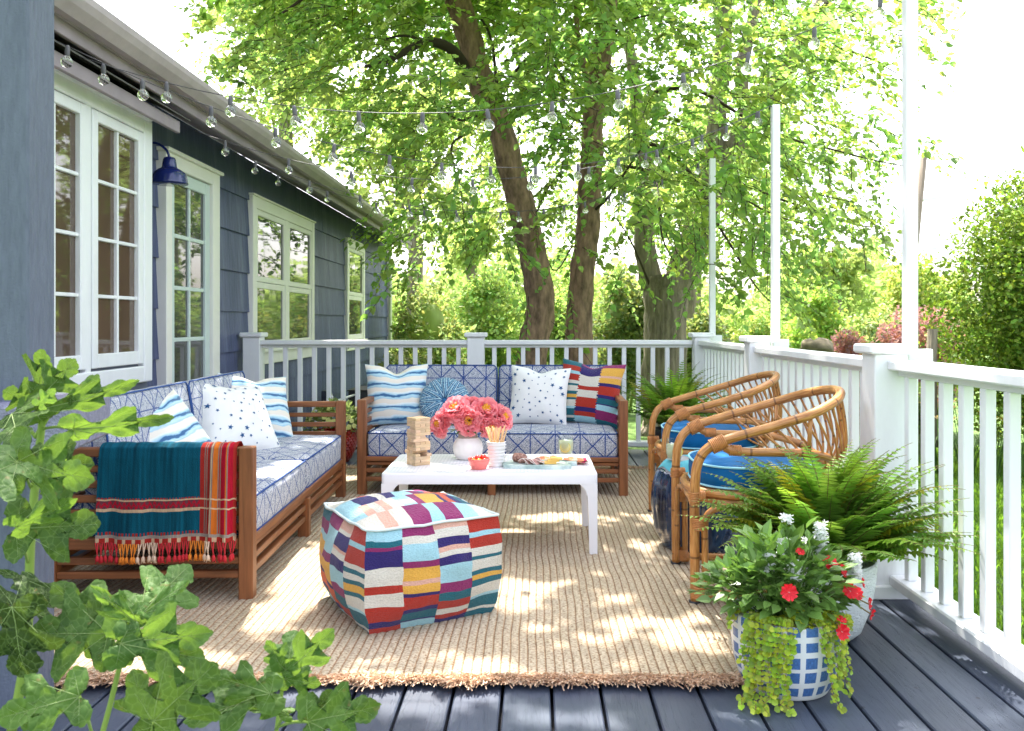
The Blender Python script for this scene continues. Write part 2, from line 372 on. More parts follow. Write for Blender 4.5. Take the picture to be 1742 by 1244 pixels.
# ------------------------------------------------------------------ fabrics
def weave(nt, b, scale=900, strength=.25, extra=None):
    ch=N(nt,'ShaderNodeTexNoise'); ch.inputs['Scale'].default_value=scale; ch.inputs['Detail'].default_value=2; L(nt,coords(nt,'UV'),ch.inputs['Vector'])
    n2=N(nt,'ShaderNodeTexNoise'); n2.inputs['Scale'].default_value=9; n2.inputs['Detail'].default_value=3; L(nt,coords(nt,'Object'),n2.inputs['Vector'])
    h=math_(nt,'ADD',math_(nt,'MULTIPLY',ch.outputs['Fac'],.15),n2.outputs['Fac'])
    bp=N(nt,'ShaderNodeBump'); bp.inputs['Strength'].default_value=strength; bp.inputs['Distance'].default_value=.012; L(nt,h,bp.inputs['Height']); L(nt,bp.outputs['Normal'],b.inputs['Normal'])
def geo_fabric():
    m, nt, b = newmat('blue_geometric_fabric'); b.inputs['Roughness'].default_value=.85; b.inputs['Sheen Weight'].default_value=.2
    uv=coords(nt,'UV',(1/.153,1/.153,1)); ds=N(nt,'ShaderNodeTexNoise'); ds.inputs['Scale'].default_value=6; L(nt,uv,ds.inputs['Vector'])
    sp=N(nt,'ShaderNodeSeparateXYZ'); L(nt,uv,sp.inputs[0]); w=math_(nt,'MULTIPLY',math_(nt,'SUBTRACT',ds.outputs['Fac'],.5),.05)
    u=math_(nt,'ADD',sp.outputs[0],w); v=math_(nt,'ADD',sp.outputs[1],w)
    pp=lambda x: math_(nt,'PINGPONG',x,.5)
    d=math_(nt,'MINIMUM',pp(u),math_(nt,'ADD',pp(v),.006)); e=math_(nt,'MINIMUM',math_(nt,'MULTIPLY',pp(math_(nt,'ADD',u,v)),.707),math_(nt,'MULTIPLY',pp(math_(nt,'SUBTRACT',u,v)),.707))
    ln=math_(nt,'LESS_THAN',math_(nt,'MINIMUM',d,e),.023)
    vo=N(nt,'ShaderNodeTexVoronoi'); vo.inputs['Scale'].default_value=360; L(nt,coords(nt,'UV'),vo.inputs['Vector'])
    dots=math_(nt,'GREATER_THAN',vo.outputs['Distance'],.53)
    c=mixc(nt,dots,(.62,.63,.65),(.12,.15,.22)); c=mixc(nt,ln,c,(.018,.055,.22)); L(nt,c,b.inputs['Base Color']); weave(nt,b,700,.2); return m
GEO=geo_fabric()
PIPE=simple('blue_piping',(.02,.07,.25),.7)
def stripe_fabric():
    m, nt, b = newmat('striped_pillow_fabric'); b.inputs['Roughness'].default_value=.9; b.inputs['Sheen Weight'].default_value=.2
    uv=coords(nt,'UV',(1,1,1)); nz=N(nt,'ShaderNodeTexNoise'); nz.inputs['Scale'].default_value=3.0; nz.inputs['Detail'].default_value=5; L(nt,coords(nt,'UV',(1,2.5,1)),nz.inputs['Vector'])
    sp=N(nt,'ShaderNodeSeparateXYZ'); L(nt,uv,sp.inputs[0])
    t=math_(nt,'FRACT',math_(nt,'ADD',math_(nt,'MULTIPLY',sp.outputs[1],5.0),math_(nt,'MULTIPLY',nz.outputs['Fac'],.75)))
    cr=(.78,.73,.62); lb=(.34,.56,.68); db=(.04,.13,.28); wh=(.78,.80,.78)
    c=ramp(nt,t,[(0,cr),(.34,cr),(.40,lb),(.50,(.52,.72,.78)),(.60,(.24,.48,.62)),(.62,db),(.73,db),(.76,(.24,.48,.62)),(.86,(.55,.72,.78)),(.94,wh)])
    L(nt,c,b.inputs['Base Color']); weave(nt,b,600,.3); return m
STRIPE=stripe_fabric()
STARF=simple('white_star_cloth',(.78,.78,.74),.9,var=.03,sheen=.2,bump=.2,bscale=9)
STARB=simple('star_print_blue',(.015,.085,.22),.9)
KILIM=simple('kilim_wool',(.92,.92,.92),.95,var=.16,vscale=130,vstretch=(1,1,2.2),attr=True,sheen=.15,bump=.9,bscale=150,bstretch=(1,1,2.2),bdist=.008)
THROW=simple('throw_wool',(1,1,1),.95,var=.30,vscale=14,vstretch=(8,1,1),attr=True,spec=.15,bump=.5,bscale=160,bstretch=(2,1,1),bdist=.004)
BLUEC=simple('blue_seat_fabric',(.004,.10,.27),.6,var=.25,vscale=4,spec=.12,bump=.15,bscale=8,bdist=.02)
LPIPE=simple('aqua_piping',(.30,.62,.72),.7)

# ------------------------------------------------------------------ ground, deck
gr = MB(); gr.grid(lambda u,v:(-60+120*u,-20+120*v,-.52+.05*noise.noise(Vector((u*40,v*40,0)))),60,60,uvf=lambda u,v:(u,v))
LAWN=simple('lawn_soil_and_grass',(.085,.17,.02),.9,var=.5,vscale=3,bump=.8,bscale=60,bdist=.05)
tag(gr.build('ground',LAWN),kind='structure')
# lawn blades (uncountable)
def blades(name,n,x0,x1,y0,y1,z,h,mat,label,cat,colr):
    x=RNG.uniform(x0,x1,n); y=RNG.uniform(y0,y1,n); a=RNG.uniform(0,2*PI,n); hh=h*RNG.uniform(.5,1.2,n); w=.006*(1+y/8)
    dx=np.cos(a)*w; dy=np.sin(a)*w; lx=RNG.normal(0,.35,n)*hh; ly=RNG.normal(0,.35,n)*hh
    V=np.zeros((n,4,3)); V[:,0]=np.stack([x-dx,y-dy,np.full(n,z)],1); V[:,1]=np.stack([x+dx,y+dy,np.full(n,z)],1)
    V[:,2]=np.stack([x+lx+dx*.3,y+ly+dy*.3,z+hh],1); V[:,3]=np.stack([x+lx-dx*.3,y+ly-dy*.3,z+hh],1)
    f=(np.arange(n)*4)[:,None]+np.arange(4); t=RNG.uniform(.6,1.3,(n,1)); c=np.array(colr)*t
    return tag(bigmesh(name,V.reshape(-1,3),f,mat,cols=c),label,cat,kind='stuff')
GRASSM=simple('grass_blade',(.10,.21,.018),.6,attr=True,transl=.4,tcol=(.28,.50,.04))
blades('grass',60000,1.75,6.5,2.6,10.5,-.5,.055,GRASSM,'short sunlit green lawn grass beyond the right railing','grass',(1,1,1))

deck = MB(); pitch=.1437; DY0,DY1=1.2,7.22; sk=.008
x=-2.45-.06
k0=math.floor((-2.45+.097)/pitch)
for k in range(k0-1, 12):
    xa=-.097+pitch*k+.004; xb=xa+pitch-.0095
    if xa>1.5: break
    t=random.uniform(.86,1.1); cc=(t,t*random.uniform(.98,1.02),t*random.uniform(.98,1.04))
    M=Matrix.Translation((0,0,random.uniform(-.0008,.0008)))
    # board as bevelled prism following the slight skew
    c=.004; zt=0; zb=-.035; ya,yb=DY0,DY1; pr=[(xa,zb),(xb,zb),(xb,zt-c),(xb-c,zt),(xa+c,zt),(xa,zt-c)]
    vs=[(p+ (ya)*sk, ya, z) for p,z in pr]+[(p+(yb)*sk, yb, z) for p,z in pr]
    ro=random.random()*9; uvs=[(ya+ro,p+ro) for p,z in pr]+[(yb+ro,p+ro) for p,z in pr]
    fs=[tuple((i,(i+1)%6,(i+1)%6+6,i+6))[::-1] for i in range(6)]+[(0,1,2,3,4,5),(11,10,9,8,7,6)]
    deck.add(vs,fs,0,False,uvs,[cc]*len(fs),M)
deck.box(-2.45,1.55,DY0,7.25,-.30,-.045,mi=1)
DARK=simple('under_deck_dark',(.02,.02,.025),.9)
tag(deck.build('deck',[DECKM,DARK],usecol=True),kind='structure')

# ------------------------------------------------------------------ railings
house_white=WHITE
def rail_post(loc,label,group='white railing posts of the deck',w=.13,capw=.185,base=True,ztop=.955,pole=False):
    r=thing('railing_post',label,'railing post',loc,0,group)
    m=MB(); m.box(-w/2,w/2,-w/2,w/2,0,ztop,c=.004); m.build('shaft',WHITE,r)
    m=MB(); m.box(-capw/2,capw/2,-capw/2,capw/2,ztop,ztop+.038,c=.008); m.build('cap',WHITE,r)
    if base:
        m=MB(); m.box(-w/2-.022,w/2+.022,-w/2-.02,w/2+.02,.0,.052,c=.004); m.build('base_trim',WHITE,r)
    return r
RX=1.417
posts=[(-2.285,7.08),(-.44,7.08),(RX,7.02),(RX,5.30),(RX,3.40),(RX,1.62)]
plabel=['white railing post with flat cap against the grey-blue house wall','white railing post behind the middle of the back sofa',
 'white corner railing post where the two railings meet, behind the far wicker chair','second white post of the right railing, behind the near wicker chair back',
 'nearest white post of the right railing, large and behind the big fern','white post of the right railing at the front end of the deck']
for (px,py),lb in zip(posts,plabel): rail_post((px,py,0),lb,w=.14 if py>6 and px<1 else .13)
def railing(p0,p1,label,spacing,bx=.036,first=.1,capside=0.0,capw=.125):
    """p0->p1 along the rail, between post faces"""
    p0=Vector((*p0,0)); p1=Vector((*p1,0)); d=p1-p0; Ln=d.length; a=math.atan2(d.y,d.x)
    r=thing('deck_railing',label,'railing',p0,a,'white baluster railings round the deck')
    m=MB(); m.box(0,Ln,-capw/2+capside,capw/2+capside,.892,.930,c=.006); m.build('top_rail',WHITE,r)
    m=MB(); m.box(0,Ln,-.02+capside*.5,.02+capside*.5,.868,.892,c=.003); m.build('under_rail',WHITE,r)
    m=MB(); m.box(0,Ln,-.055,.055,.05,.092,c=.006); m.build('bottom_rail',WHITE,r)
    n=int((Ln-first)/spacing)+1; src=None; off=(Ln-(n-1)*spacing)/2
    for i in range(n):
        xx=off+i*spacing
        if src is None:
            m=MB(); m.box(-bx/2,bx/2,-bx/2,bx/2,.092,.868,c=.003); src=m.build('baluster',WHITE,r,loc=(xx,0,0))
        else:
            o=src.copy(); COL.objects.link(o); o.parent=r; o.location=(xx,0,0)
    return r
railing((-2.215,7.08),(-.51,7.08),'left half of the back railing, in front of the house wall and pale shrub',.1195,first=.06)
railing((-.37,7.08),(RX-.07,7.08),'right half of the back railing, in front of the tree trunks and wood fence',.1195,first=.06)
railing((RX+.02,6.95),(RX+.02,5.37),'farthest short section of the right railing, beyond the second post',.115,capside=0,first=.05)
railing((RX+.02,5.235),(RX+.02,3.465),'middle section of the right railing, behind the wicker chairs',.128,first=.06)
railing((RX+.045,3.335),(RX+.045,1.69),'nearest section of the right railing at the right edge, green lawn showing through',.137,first=.06)
def light_pole(loc,label,z0=.93,z1=2.44):
    r=thing('light_pole',label,'pole',loc,0,'white poles holding the string lights')
    m=MB(); m.box(-.024,.024,-.024,.024,-.1,z1,c=.004); m.build('pole',WHITE,r)
    m=MB(); m.box(-.026,.072,-.05,-.026,.90,.972,c=.004); m.build('bracket',WHITE,r)
    m=MB(); m.tube([(0,0,z1-.02),(-.035,-.005,z1-.005),(-.04,0,z1-.03)],.004,6); m.build('hook',BLACK,r)
light_pole((1.545,3.46,0),'tallest-looking white light pole at the nearest right railing post')
light_pole((1.545,5.35,0),'white light pole at the second right railing post, middle of the three')
light_pole((1.525,7.10,0),'white light pole at the far corner railing post, shortest-looking of the three')

# ------------------------------------------------------------------ house
WX=-2.40
house=thing('house','blue-grey shingled house with white-trimmed windows and long eave','house',(WX,6,0))
HY0,HY1=2.2,14.5
m=MB(); m.box(WX-4,WX-.03,HY0,HY1,-.6,2.46)
zs=[-.55,-.14,.19,.52,.848,1.174,1.503,1.828,2.135,2.47]
for a,b_ in zip(zs[:-1],zs[1:]):
    y=HY0-random.random()*.8
    while y<HY1:
        w=random.uniform(.95,1.35); y2=min(y+w,HY1-.004); j=random.uniform(-.003,.003)
        m.add([(WX+.004+j,y+.002,a-.008),(WX+.004+j,y2-.001,a-.008),(WX-.016,y2-.001,b_+.01),(WX-.016,y+.002,b_+.01),(WX-.03,y+.002,a-.008),(WX-.03,y2-.001,a-.008)],
              [(0,1,2,3),(4,5,1,0),(1,5,2),(0,3,4)],0,False)
        y+=w
m.build('wall',SHING,house,world=True)
m=MB(); m.box(WX-.04,WX+.025,HY1-.005,HY1+.09,-.55,2.46,c=.003); m.build('corner_board',TRIM,house,world=True)
# roof plane, soffit, fascia, gutter
EY0,EY1=1.9,14.35
m=MB(); m.add([(-1.93,EY0,2.47),(-1.93,EY1,2.47),(-5.2,EY1,4.1),(-5.2,EY0,4.1),(-1.93,EY0,2.44),(-1.93,EY1,2.44),(-5.2,EY1,4.07),(-5.2,EY0,4.07)],[(0,1,2,3),(7,6,5,4),(0,4,5,1),(1,5,6,2),(3,7,4,0)])
m.build('roof',ROOFM,house,world=True)
m=MB(); m.add([(-2.01,EY0,2.325),(-2.01,EY1,2.325),(WX-.02,EY1,2.485),(WX-.02,EY0,2.485)],[(0,1,2,3)]); 
y=EY0+.3
m.build('soffit',EAVE,house,world=True)
m=MB(); m.box(-2.012,-1.99,EY0,EY1,2.305,2.44,c=.003); m.box(-1.99,-1.972,EY0,EY1,2.365,2.44,c=.003); m.build('fascia',EAVE,house,world=True)
def gutter():
    m=MB(); pr=[(-1.972,2.37),(-1.925,2.365),(-1.885,2.40),(-1.868,2.43),(-1.868,2.462),(-1.88,2.466),(-1.88,2.44),(-1.90,2.41),(-1.93,2.385),(-1.962,2.385),(-1.968,2.45)]
    n=len(pr); ya,yb=EY0,11.75
    vs=[(x,ya,z) for x,z in pr]+[(x,yb,z) for x,z in pr]; fs=[(i,i+1,i+1+n,i+n) for i in range(n-1)]; fs=[f[::-1] for f in fs]
    m.add(vs,fs); m.add([(x,yb,z) for x,z in pr[:5]]+[(-1.968,yb,2.462)],[(0,1,2,3,4,5)])
    return m.build('gutter',GUTTER,house,world=True)
gutter()
m=MB(); m.tube([(WX+.05,14.42,2.33),(WX+.05,14.44,1.8),(WX+.05,14.44,-.5)],.03,8); m.build('downspout',TRIM,house,world=True)

def sash(m,x,y0,y1,z0,z1,fr,cols,rows,mw,dep=.018,zfr=None,g=None):
    """frame bars with muntins on plane X=x (facing +X); glass into g"""
    bt=fr if zfr is None else zfr
    m.box(x,x+dep,y0,y0+fr,z0,z1,c=.004); m.box(x,x+dep,y1-fr,y1,z0,z1,c=.004)
    m.box(x,x+dep-.001,y0+fr,y1-fr,z0,z0+bt,c=.004); m.box(x,x+dep-.001,y0+fr,y1-fr,z1-fr,z1,c=.004)
    for i in range(1,cols):
        yy=y0+fr+(y1-y0-2*fr)*i/cols; m.box(x,x+dep*.72,yy-mw/2,yy+mw/2,z0+bt,z1-fr,c=.003)
    for j in range(1,rows):
        zz=z0+bt+(z1-z0-bt-fr)*j/rows; m.box(x,x+dep*.66,y0+fr,y1-fr,zz-mw/2,zz+mw/2,c=.003)
    if g is not None: g.add([(x+.003,y0+fr*.5,z0+bt*.5),(x+.003,y1-fr*.5,z0+bt*.5),(x+.003,y1-fr*.5,z1-fr*.5),(x+.003,y0+fr*.5,z1-fr*.5)],[(0,1,2,3)])
# boxed casement window near the camera
BX=-2.15
bw=MB(); bw.box(WX-.02,BX-.03,3.2,4.87,.70,2.24); 
w=bw.build('window_box',simple('window_box_side',(.13,.15,.20),.6,bump=.3),house,world=True)
bwin=MB(); bwin.box(BX-.03,BX+.012,4.745,4.845,.745,2.215,c=.006); bwin.box(BX-.03,BX+.012,3.0,4.745,2.135,2.215,c=.006); bwin.box(BX-.03,BX+.012,3.0,4.745,.745,.835,c=.006)
bwin.box(BX-.03,BX+.035,2.98,4.80,2.205,2.235,c=.006); bwin.box(BX-.03,BX+.002,4.135,4.185,.83,2.14,c=.004); bwin.box(BX-.03,BX+.002,3.555,3.60,.83,2.14,c=.004)
cas=bwin.build('casement_window',WHITE,house,world=True)
for (a,b_) in ((3.60,4.135),(4.185,4.745),(3.0,3.555)):
    sm=MB(); g=MB(); sash(sm,BX-.022,a+.004,b_-.004,.85,2.13,.055,2,4,.018,.03,.07,g)
    s=sm.build('sash',WHITE,cas); gg=g.build('pane',PANE,cas)
# small shed roof above it
m=MB()
def rstrip(x0,z0,x1,z1,mi=0): m.add([(x0,2.9,z0),(x0,5.0,z0),(x1,5.0,z1),(x1,2.9,z1),(x0,2.9,z0-.008),(x0,5.0,z0-.008)],[(0,1,2,3),(4,5,1,0)],mi)
for i in range(4):
    a=i/4; b2=(i+1)/4+.03; rstrip(-1.985-.4*a,2.255+.18*a+.008,-1.985-.4*b2,2.255+.18*b2)
m.build('window_roof',ROOFM,house,world=True)
m=MB(); m.box(-2.05,-2.025,2.9,4.95,2.175,2.243,c=.003); m.add([(-2.03,2.9,2.24),(-2.03,4.95,2.24),(WX,4.95,2.40),(WX,2.9,2.40)],[(3,2,1,0)]); m.build('window_roof_board',EAVE,house,world=True)

# door
dr=MB(); dX=WX+.004
def px2y(px,X=WX): return X*F/(px-VX)
D0,D1=px2y(269),px2y(362)
cs=MB(); cs.box(WX-.03,WX+.055,D0,D0+.09,.02,2.19,c=.004); cs.box(WX-.03,WX+.055,D1-.14,D1,.02,2.19,c=.004); cs.box(WX-.03,WX+.054,D0+.09,D1-.14,2.10,2.19,c=.004); cs.box(WX-.03,WX+.08,D0-.02,D1+.02,2.19,2.215,c=.004)
cs.box(WX-.03,WX+.09,D0,D1,.0,.03)
door=cs.build('door',TRIM,house,world=True)
g=MB(); sl=MB(); sash(sl,WX+.010,D0+.095,D1-.145,.04,2.095,.085,2,5,.028,.022,.22,g)
dp=sl.build('door_panel',MINT,door); g.build('pane',PANE2,door)
# double-hung windows
def dh(y0,y1,n,z0=.72,z1=2.17):
    c=MB(); t=.10
    c.box(WX-.03,WX+.035,y0,y0+t,z0,z1,c=.005); c.box(WX-.03,WX+.035,y1-t,y1,z0,z1,c=.005); c.box(WX-.03,WX+.034,y0+t,y1-t,z1-t,z1,c=.005)
    c.box(WX-.03,WX+.035,y0-.01,y1+.01,z0-.02,z0+.09,c=.005); c.box(WX-.03,WX+.07,y0-.03,y1+.03,z0+.09,z0+.12,c=.005); c.box(WX-.03,WX+.05,y0-.015,y1+.015,z1,z1+.018,c=.004)
    ww=(y1-y0-2*t)/n
    for i in range(1,n): c.box(WX-.03,WX+.03,y0+t+ww*i-.05,y0+t+ww*i+.05,z0+.12,z1-t,c=.004)
    win=c.build('window',TRIM,house,world=True)
    zm=(z0+.12+z1-t)/2
    for i in range(n):
        a=y0+t+ww*i+(.05 if i else 0)+.003; b2=y0+t+ww*(i+1)-(.05 if i<n-1 else 0)-.003
        g=MB(); s=MB(); sash(s,WX+.008,a,b2,zm-.02,z1-t-.003,.05,1,1,.01,.020,None,g); s.build('upper_sash',TRIM,win); g.build('pane',PANE2,win)
        g=MB(); s=MB(); sash(s,WX+.005,a,b2,z0+.123,zm-.022,.055,1,1,.01,.016,.07,g); s.build('lower_sash',TRIM,win); g.build('pane',PANE2,win)
dh(px2y(424),px2y(530),2); dh(px2y(587),px2y(617),1)
# barn lamp
lp=thing('wall_lamp','navy blue gooseneck barn lamp on the wall above the mint door','lamp',(-2.15,5.1,1.95))
m=MB()
prof=[(.104,-.045),(.106,-.04),(.103,-.03),(.098,.0),(.088,.022),(.065,.040),(.045,.050),(.042,.056),(.040,.075),(.036,.10),(.030,.112),(.012,.118),(.0,.118)]
m.lathe(prof,36); m.lathe([(.102,-.044),(.098,-.03),(.092,0),(.08,.018),(.05,.034),(.0,.04)],36,mi=1)
m.build('lamp_shade',[NAVYM,simple('lamp_inside_white',(.75,.74,.78),.5)],lp)
m=MB(); m.tube(smoothpts([(-.25,0,.12),(-.22,0,.14),(-.16,0,.19),(-.08,0,.20),(-.02,0,.16),(0,0,.11)]),.0075,8); m.tube([(-.255,0,.12),(-.235,0,.12)],.05,16); m.build('lamp_arm',NAVYM,lp)
m=MB(); m.lathe([(.0,-.035),(.018,-.03),(.022,-.01),(.016,.01),(.014,.03)],16); m.build('bulb',GLASS,lp)

# foreground column and ledge
c=thing('porch_column','weathered blue-grey wooden column at the left edge of the deck','column',(-1.33,2.25,0))
m=MB(); m.box(-1.415,-1.333,2.27,2.40,-.5,3.2,c=.006); m.box(-1.9,-1.42,2.30,2.43,-.5,3.2,c=.006); m.build('shaft',COLM,c,world=True)
m=MB(); M=Matrix.Translation((-1.20,2.36,0))@Matrix.Rotation(math.radians(12),4,'Z'); m.box(-.62,-.01,-.16,.20,.745,.868,c=.008,M=M); m.build('ledge',STUCCO,c,world=True)

# ------------------------------------------------------------------ rug
def rug():
    r=thing('rug','large natural jute rug with brown ribs and shaggy fringed ends','rug',(-.4,4.4,0.004))
    x0,x1,y0,y1=-2.05,.86,2.53,6.18; rib=.0285; n=int((x1-x0)/rib); ny=120
    xs=[];zs=[];cs=[]
    for i in range(n):
        for t,z in ((0,.0035),(.09,.006),(.32,.0078),(.64,.0078),(.89,.006)):
            xs.append(x0+rib*(i+t)); zs.append(z)
    xs.append(x0+rib*n); zs.append(0); xs=np.array(xs); zs=np.array(zs)
    ys=np.linspace(y0,y1,ny)
    wob=np.array([[.010*noise.noise(Vector((x*1.3,y*1.1,0)))+.005*noise.noise(Vector((x*4,y*5,5))) for x in xs] for y in ys])
    X=xs[None,:]+wob+sk*ys[:,None]; Y=np.repeat(ys[:,None],len(xs),1)+.0; Z=np.repeat(zs[None,:],ny,0)+.012
    Y[0]+=.012*np.array([noise.noise(Vector((x*6,0,0))) for x in xs])
    V=np.stack([X,Y,Z],2).reshape(-1,3); w=len(xs)
    i,j=np.meshgrid(np.arange(w-1),np.arange(ny-1)); b=(j*w+i).ravel(); Fq=np.stack([b,b+1,b+w+1,b+w],1)
    kk=(i%5).ravel(); base=np.array([.51,.44,.33]); dark=np.array([.30,.21,.13]); tan=np.array([.40,.27,.16])
    c=np.where((kk==0)[:,None],dark,np.where((kk==4)[:,None],tan,base)); c=c*RNG.uniform(.9,1.08,(len(c),1))
    bigmesh('woven_field',V,Fq,RUGM,r,c,world=True)
    # fringe at both ends
    nf=26000; fx=RNG.uniform(x0,x1,nf); end=RNG.random(nf)<.72; amp=np.array([.6+.5*noise.noise(Vector((x*7,3,0))) for x in fx])
    fy=np.where(end,y0+.035-RNG.random(nf)*.080*amp,y1-.02+RNG.random(nf)*.05); z=.012+RNG.random(nf)*.024*amp
    d=unit(nf)*.6; d[:,1]+=np.where(end,-.7,.7); d[:,2]=np.abs(d[:,2])*.7; ln=RNG.uniform(.015,.045,nf); 
    p0=np.stack([fx+sk*fy,fy,z],1); p1=p0+d*ln[:,None]; p1[:,2]=np.maximum(p1[:,2],.006); sdv=np.cross(d,unit(nf)); sdv/=np.linalg.norm(sdv,axis=1,keepdims=True); sdv*=.0016
    V=np.stack([p0-sdv,p0+sdv,p1+sdv,p1-sdv],1).reshape(-1,3); Fq=(np.arange(nf)*4)[:,None]+np.arange(4)
    mixr=RNG.random((nf,1)); c=np.array([.62,.40,.25])*(1-mixr)+np.array([.74,.58,.42])*mixr
    tag(bigmesh('fringe',V,Fq,FRM,r,c,world=True),kind=None)
def rugmat():
    m, nt, b = newmat('jute_weave'); b.inputs['Roughness'].default_value=.95
    at=N(nt,'ShaderNodeAttribute'); at.attribute_name='Col'
    nz=N(nt,'ShaderNodeTexNoise'); nz.inputs['Scale'].default_value=1; nz.inputs['Detail'].default_value=3; L(nt,coords(nt,'Object',(90,170,50)),nz.inputs['Vector'])
    n2=N(nt,'ShaderNodeTexNoise'); n2.inputs['Scale'].default_value=1.5; n2.inputs['Detail'].default_value=4; L(nt,coords(nt,'Object'),n2.inputs['Vector'])
    c=mixc(nt,1.0,at.outputs['Color'],ramp(nt,nz.outputs['Fac'],[(.36,(.50,.36,.25)),(.50,(1,.98,.95)),(.7,(1.12,1.10,1.05))]),'MULTIPLY')
    c=mixc(nt,1.0,c,ramp(nt,n2.outputs['Fac'],[(.3,(.86,.84,.80)),(.7,(1,1,1))]),'MULTIPLY'); L(nt,c,b.inputs['Base Color'])
    bp=N(nt,'ShaderNodeBump'); bp.inputs['Strength'].default_value=.8; bp.inputs['Distance'].default_value=.006; L(nt,nz.outputs['Fac'],bp.inputs['Height']); L(nt,bp.outputs['Normal'],b.inputs['Normal']); return m
RUGM=rugmat(); FRM=simple('jute_fringe',(1,1,1),.9,attr=True,transl=.2)
rug()

# ------------------------------------------------------------------ sofas
def rcushion(sx,sy,sz,r=.03,puff=.02,n=14,wav=.004,seed=0):
    """rounded, slightly puffed cushion, base centred at origin on z 0..sz"""
    m=MB(); hx,hy,hz=sx/2,sy/2,sz/2
    def shape(p):
        q=Vector((p[0]*hx,p[1]*hy,p[2]*hz)); inn=Vector((max(-hx+r,min(hx-r,q.x)),max(-hy+r,min(hy-r,q.y)),max(-hz+r,min(hz-r,q.z))))
        d=q-inn
        if d.length>1e-9: q=inn+d.normalized()*r*min(1.0,1.0)
        pz=(1-p[0]**2)*(1-p[1]**2); px=(1-p[1]**2)*(1-p[2]**2); py=(1-p[0]**2)*(1-p[2]**2)
        q+=Vector((p[0]*px*puff*.35,p[1]*py*puff*.35,p[2]*(max(0,pz)**.5)*puff))
        nn=noise.noise_vector(q*9+Vector((seed*7.1,0,0)))*wav; q+=nn; return (q.x,q.y,q.z+hz)
    def face(f): m.grid(lambda u,v: shape(f(2*u-1,2*v-1)),n,n,smooth=True)
    # cosine spacing keeps corners round
    e=lambda t: math.sin(t*PI/2)*.6+t*.4
    face(lambda a,b:(e(a),e(b),1)); face(lambda a,b:(-e(a),e(b),-1)); face(lambda a,b:(e(a),-1,e(b))); face(lambda a,b:(-e(a),1,e(b))); face(lambda a,b:(1,e(a),e(b))); face(lambda a,b:(-1,-e(a),e(b)))
    return m
def make_sofa(L_,label,loc,rz):
    s=thing('outdoor_sofa',label,'sofa',loc,rz,'slatted wooden outdoor sofas'); Dp=.80; w=.055
    for x in (0,L_-w):
        for y in (0,Dp-w):
            m=MB(); m.box(0,w,0,w,0,.60,c=.004,ax=2); m.build('leg',TEAK,s,loc=(x,y,0))
    for y in (.0,Dp-w):
        m=MB(); m.box(0,w*.9,0,w,0,.209,c=.004,ax=2); m.build('leg',TEAK,s,loc=(L_/2-w/2,y+.001,0))
    for x,nm in ((0,'l'),(L_-w,'r')):
        m=MB(); m.box(x+.004,x+w-.004,w,Dp-w,.565,.598,c=.004,ax=1)
        for z0,z1 in ((.504,.529),(.444,.472),(.388,.416),(.334,.361),(.278,.304)): m.box(x+.018,x+w-.018,w,Dp-w,z0,z1,c=.003,ax=1)
        m.box(x+.008,x+w-.008,w,Dp-w,.209,.252,c=.004,ax=1); m.box(x+.012,x+w-.012,w,Dp-w,.151,.178,c=.003,ax=1); m.box(x+.012,x+w-.012,w,Dp-w,.097,.124,c=.003,ax=1)
        m.build('arm',TEAK,s)
    for y,nm in ((.006,'front_rail'),(Dp-w+.004,'back_rail')):
        m=MB(); m.box(w,L_-w,y,y+.042,.222,.252,c=.004,ax=0); m.box(w,L_-w,y+.01,y+.034,.198,.217,c=.003,ax=0)
        m.box(w,L_/2-.03,y+.008,y+.036,.151,.178,c=.003,ax=0); m.box(w,L_/2-.03,y+.008,y+.036,.097,.124,c=.003,ax=0)
        m.box(L_/2+.03,L_-w,y+.008,y+.036,.151,.178,c=.003,ax=0); m.box(L_/2+.03,L_-w,y+.008,y+.036,.097,.124,c=.003,ax=0)
        m.build(nm,TEAK,s)
    m=MB()
    for i in range(7): m.box(w,L_-w,.07+i*.095,.07+i*.095+.06,.212,.230,c=.003,ax=0)
    m.build('seat_slats',TEAK,s)
    m=MB(); m.box(w,L_-w,Dp-.045,Dp-.012,.56,.598,c=.004,ax=0)
    for i in range(4): m.box(w,L_-w,Dp-.038,Dp-.018,.30+i*.06,.325+i*.06,c=.003,ax=0)
    m.build('back_slats',TEAK,s)
    cw=(L_-2*w-.012)/2
    for i in range(2):
        cx=w+.004+cw*(i+.5)+i*.004
        m=rcushion(cw-.004,.70,.155,r=.028,puff=.014,seed=i); o=m.build('seat_cushion',GEO,s,boxuv=True,loc=(cx,.015+.35,.244))
        pz=[]; hx,hy=cw/2-.004,.35-.004
        for zz in (.149,.008):
            pm=MB(); pm.tube([(-hx+.015,-hy,zz),(hx-.015,-hy,zz),(hx,-hy+.015,zz),(hx,hy-.02,zz)],.004,6); pm.tube([(-hx+.015,-hy,zz),(-hx,-hy+.015,zz),(-hx,hy-.02,zz)],.004,6); pm.build('piping',PIPE,o)
        m=rcushion(cw-.006,.13,.40,r=.03,puff=.0,seed=i+5,wav=.006); 
        o=m.build('back_cushion',GEO,s,boxuv=True,loc=(cx,.60,.385)); o.rotation_euler=(math.radians(-9),0,0)
        hx=cw/2-.006; pm=MB(); pm.tube([(-hx,-.060,.04),(-hx,-.060,.375),(-hx+.02,-.060,.395),(hx-.02,-.060,.395),(hx,-.060,.375),(hx,-.060,.04)],.004,6); pm.build('piping',PIPE,o)
    return s
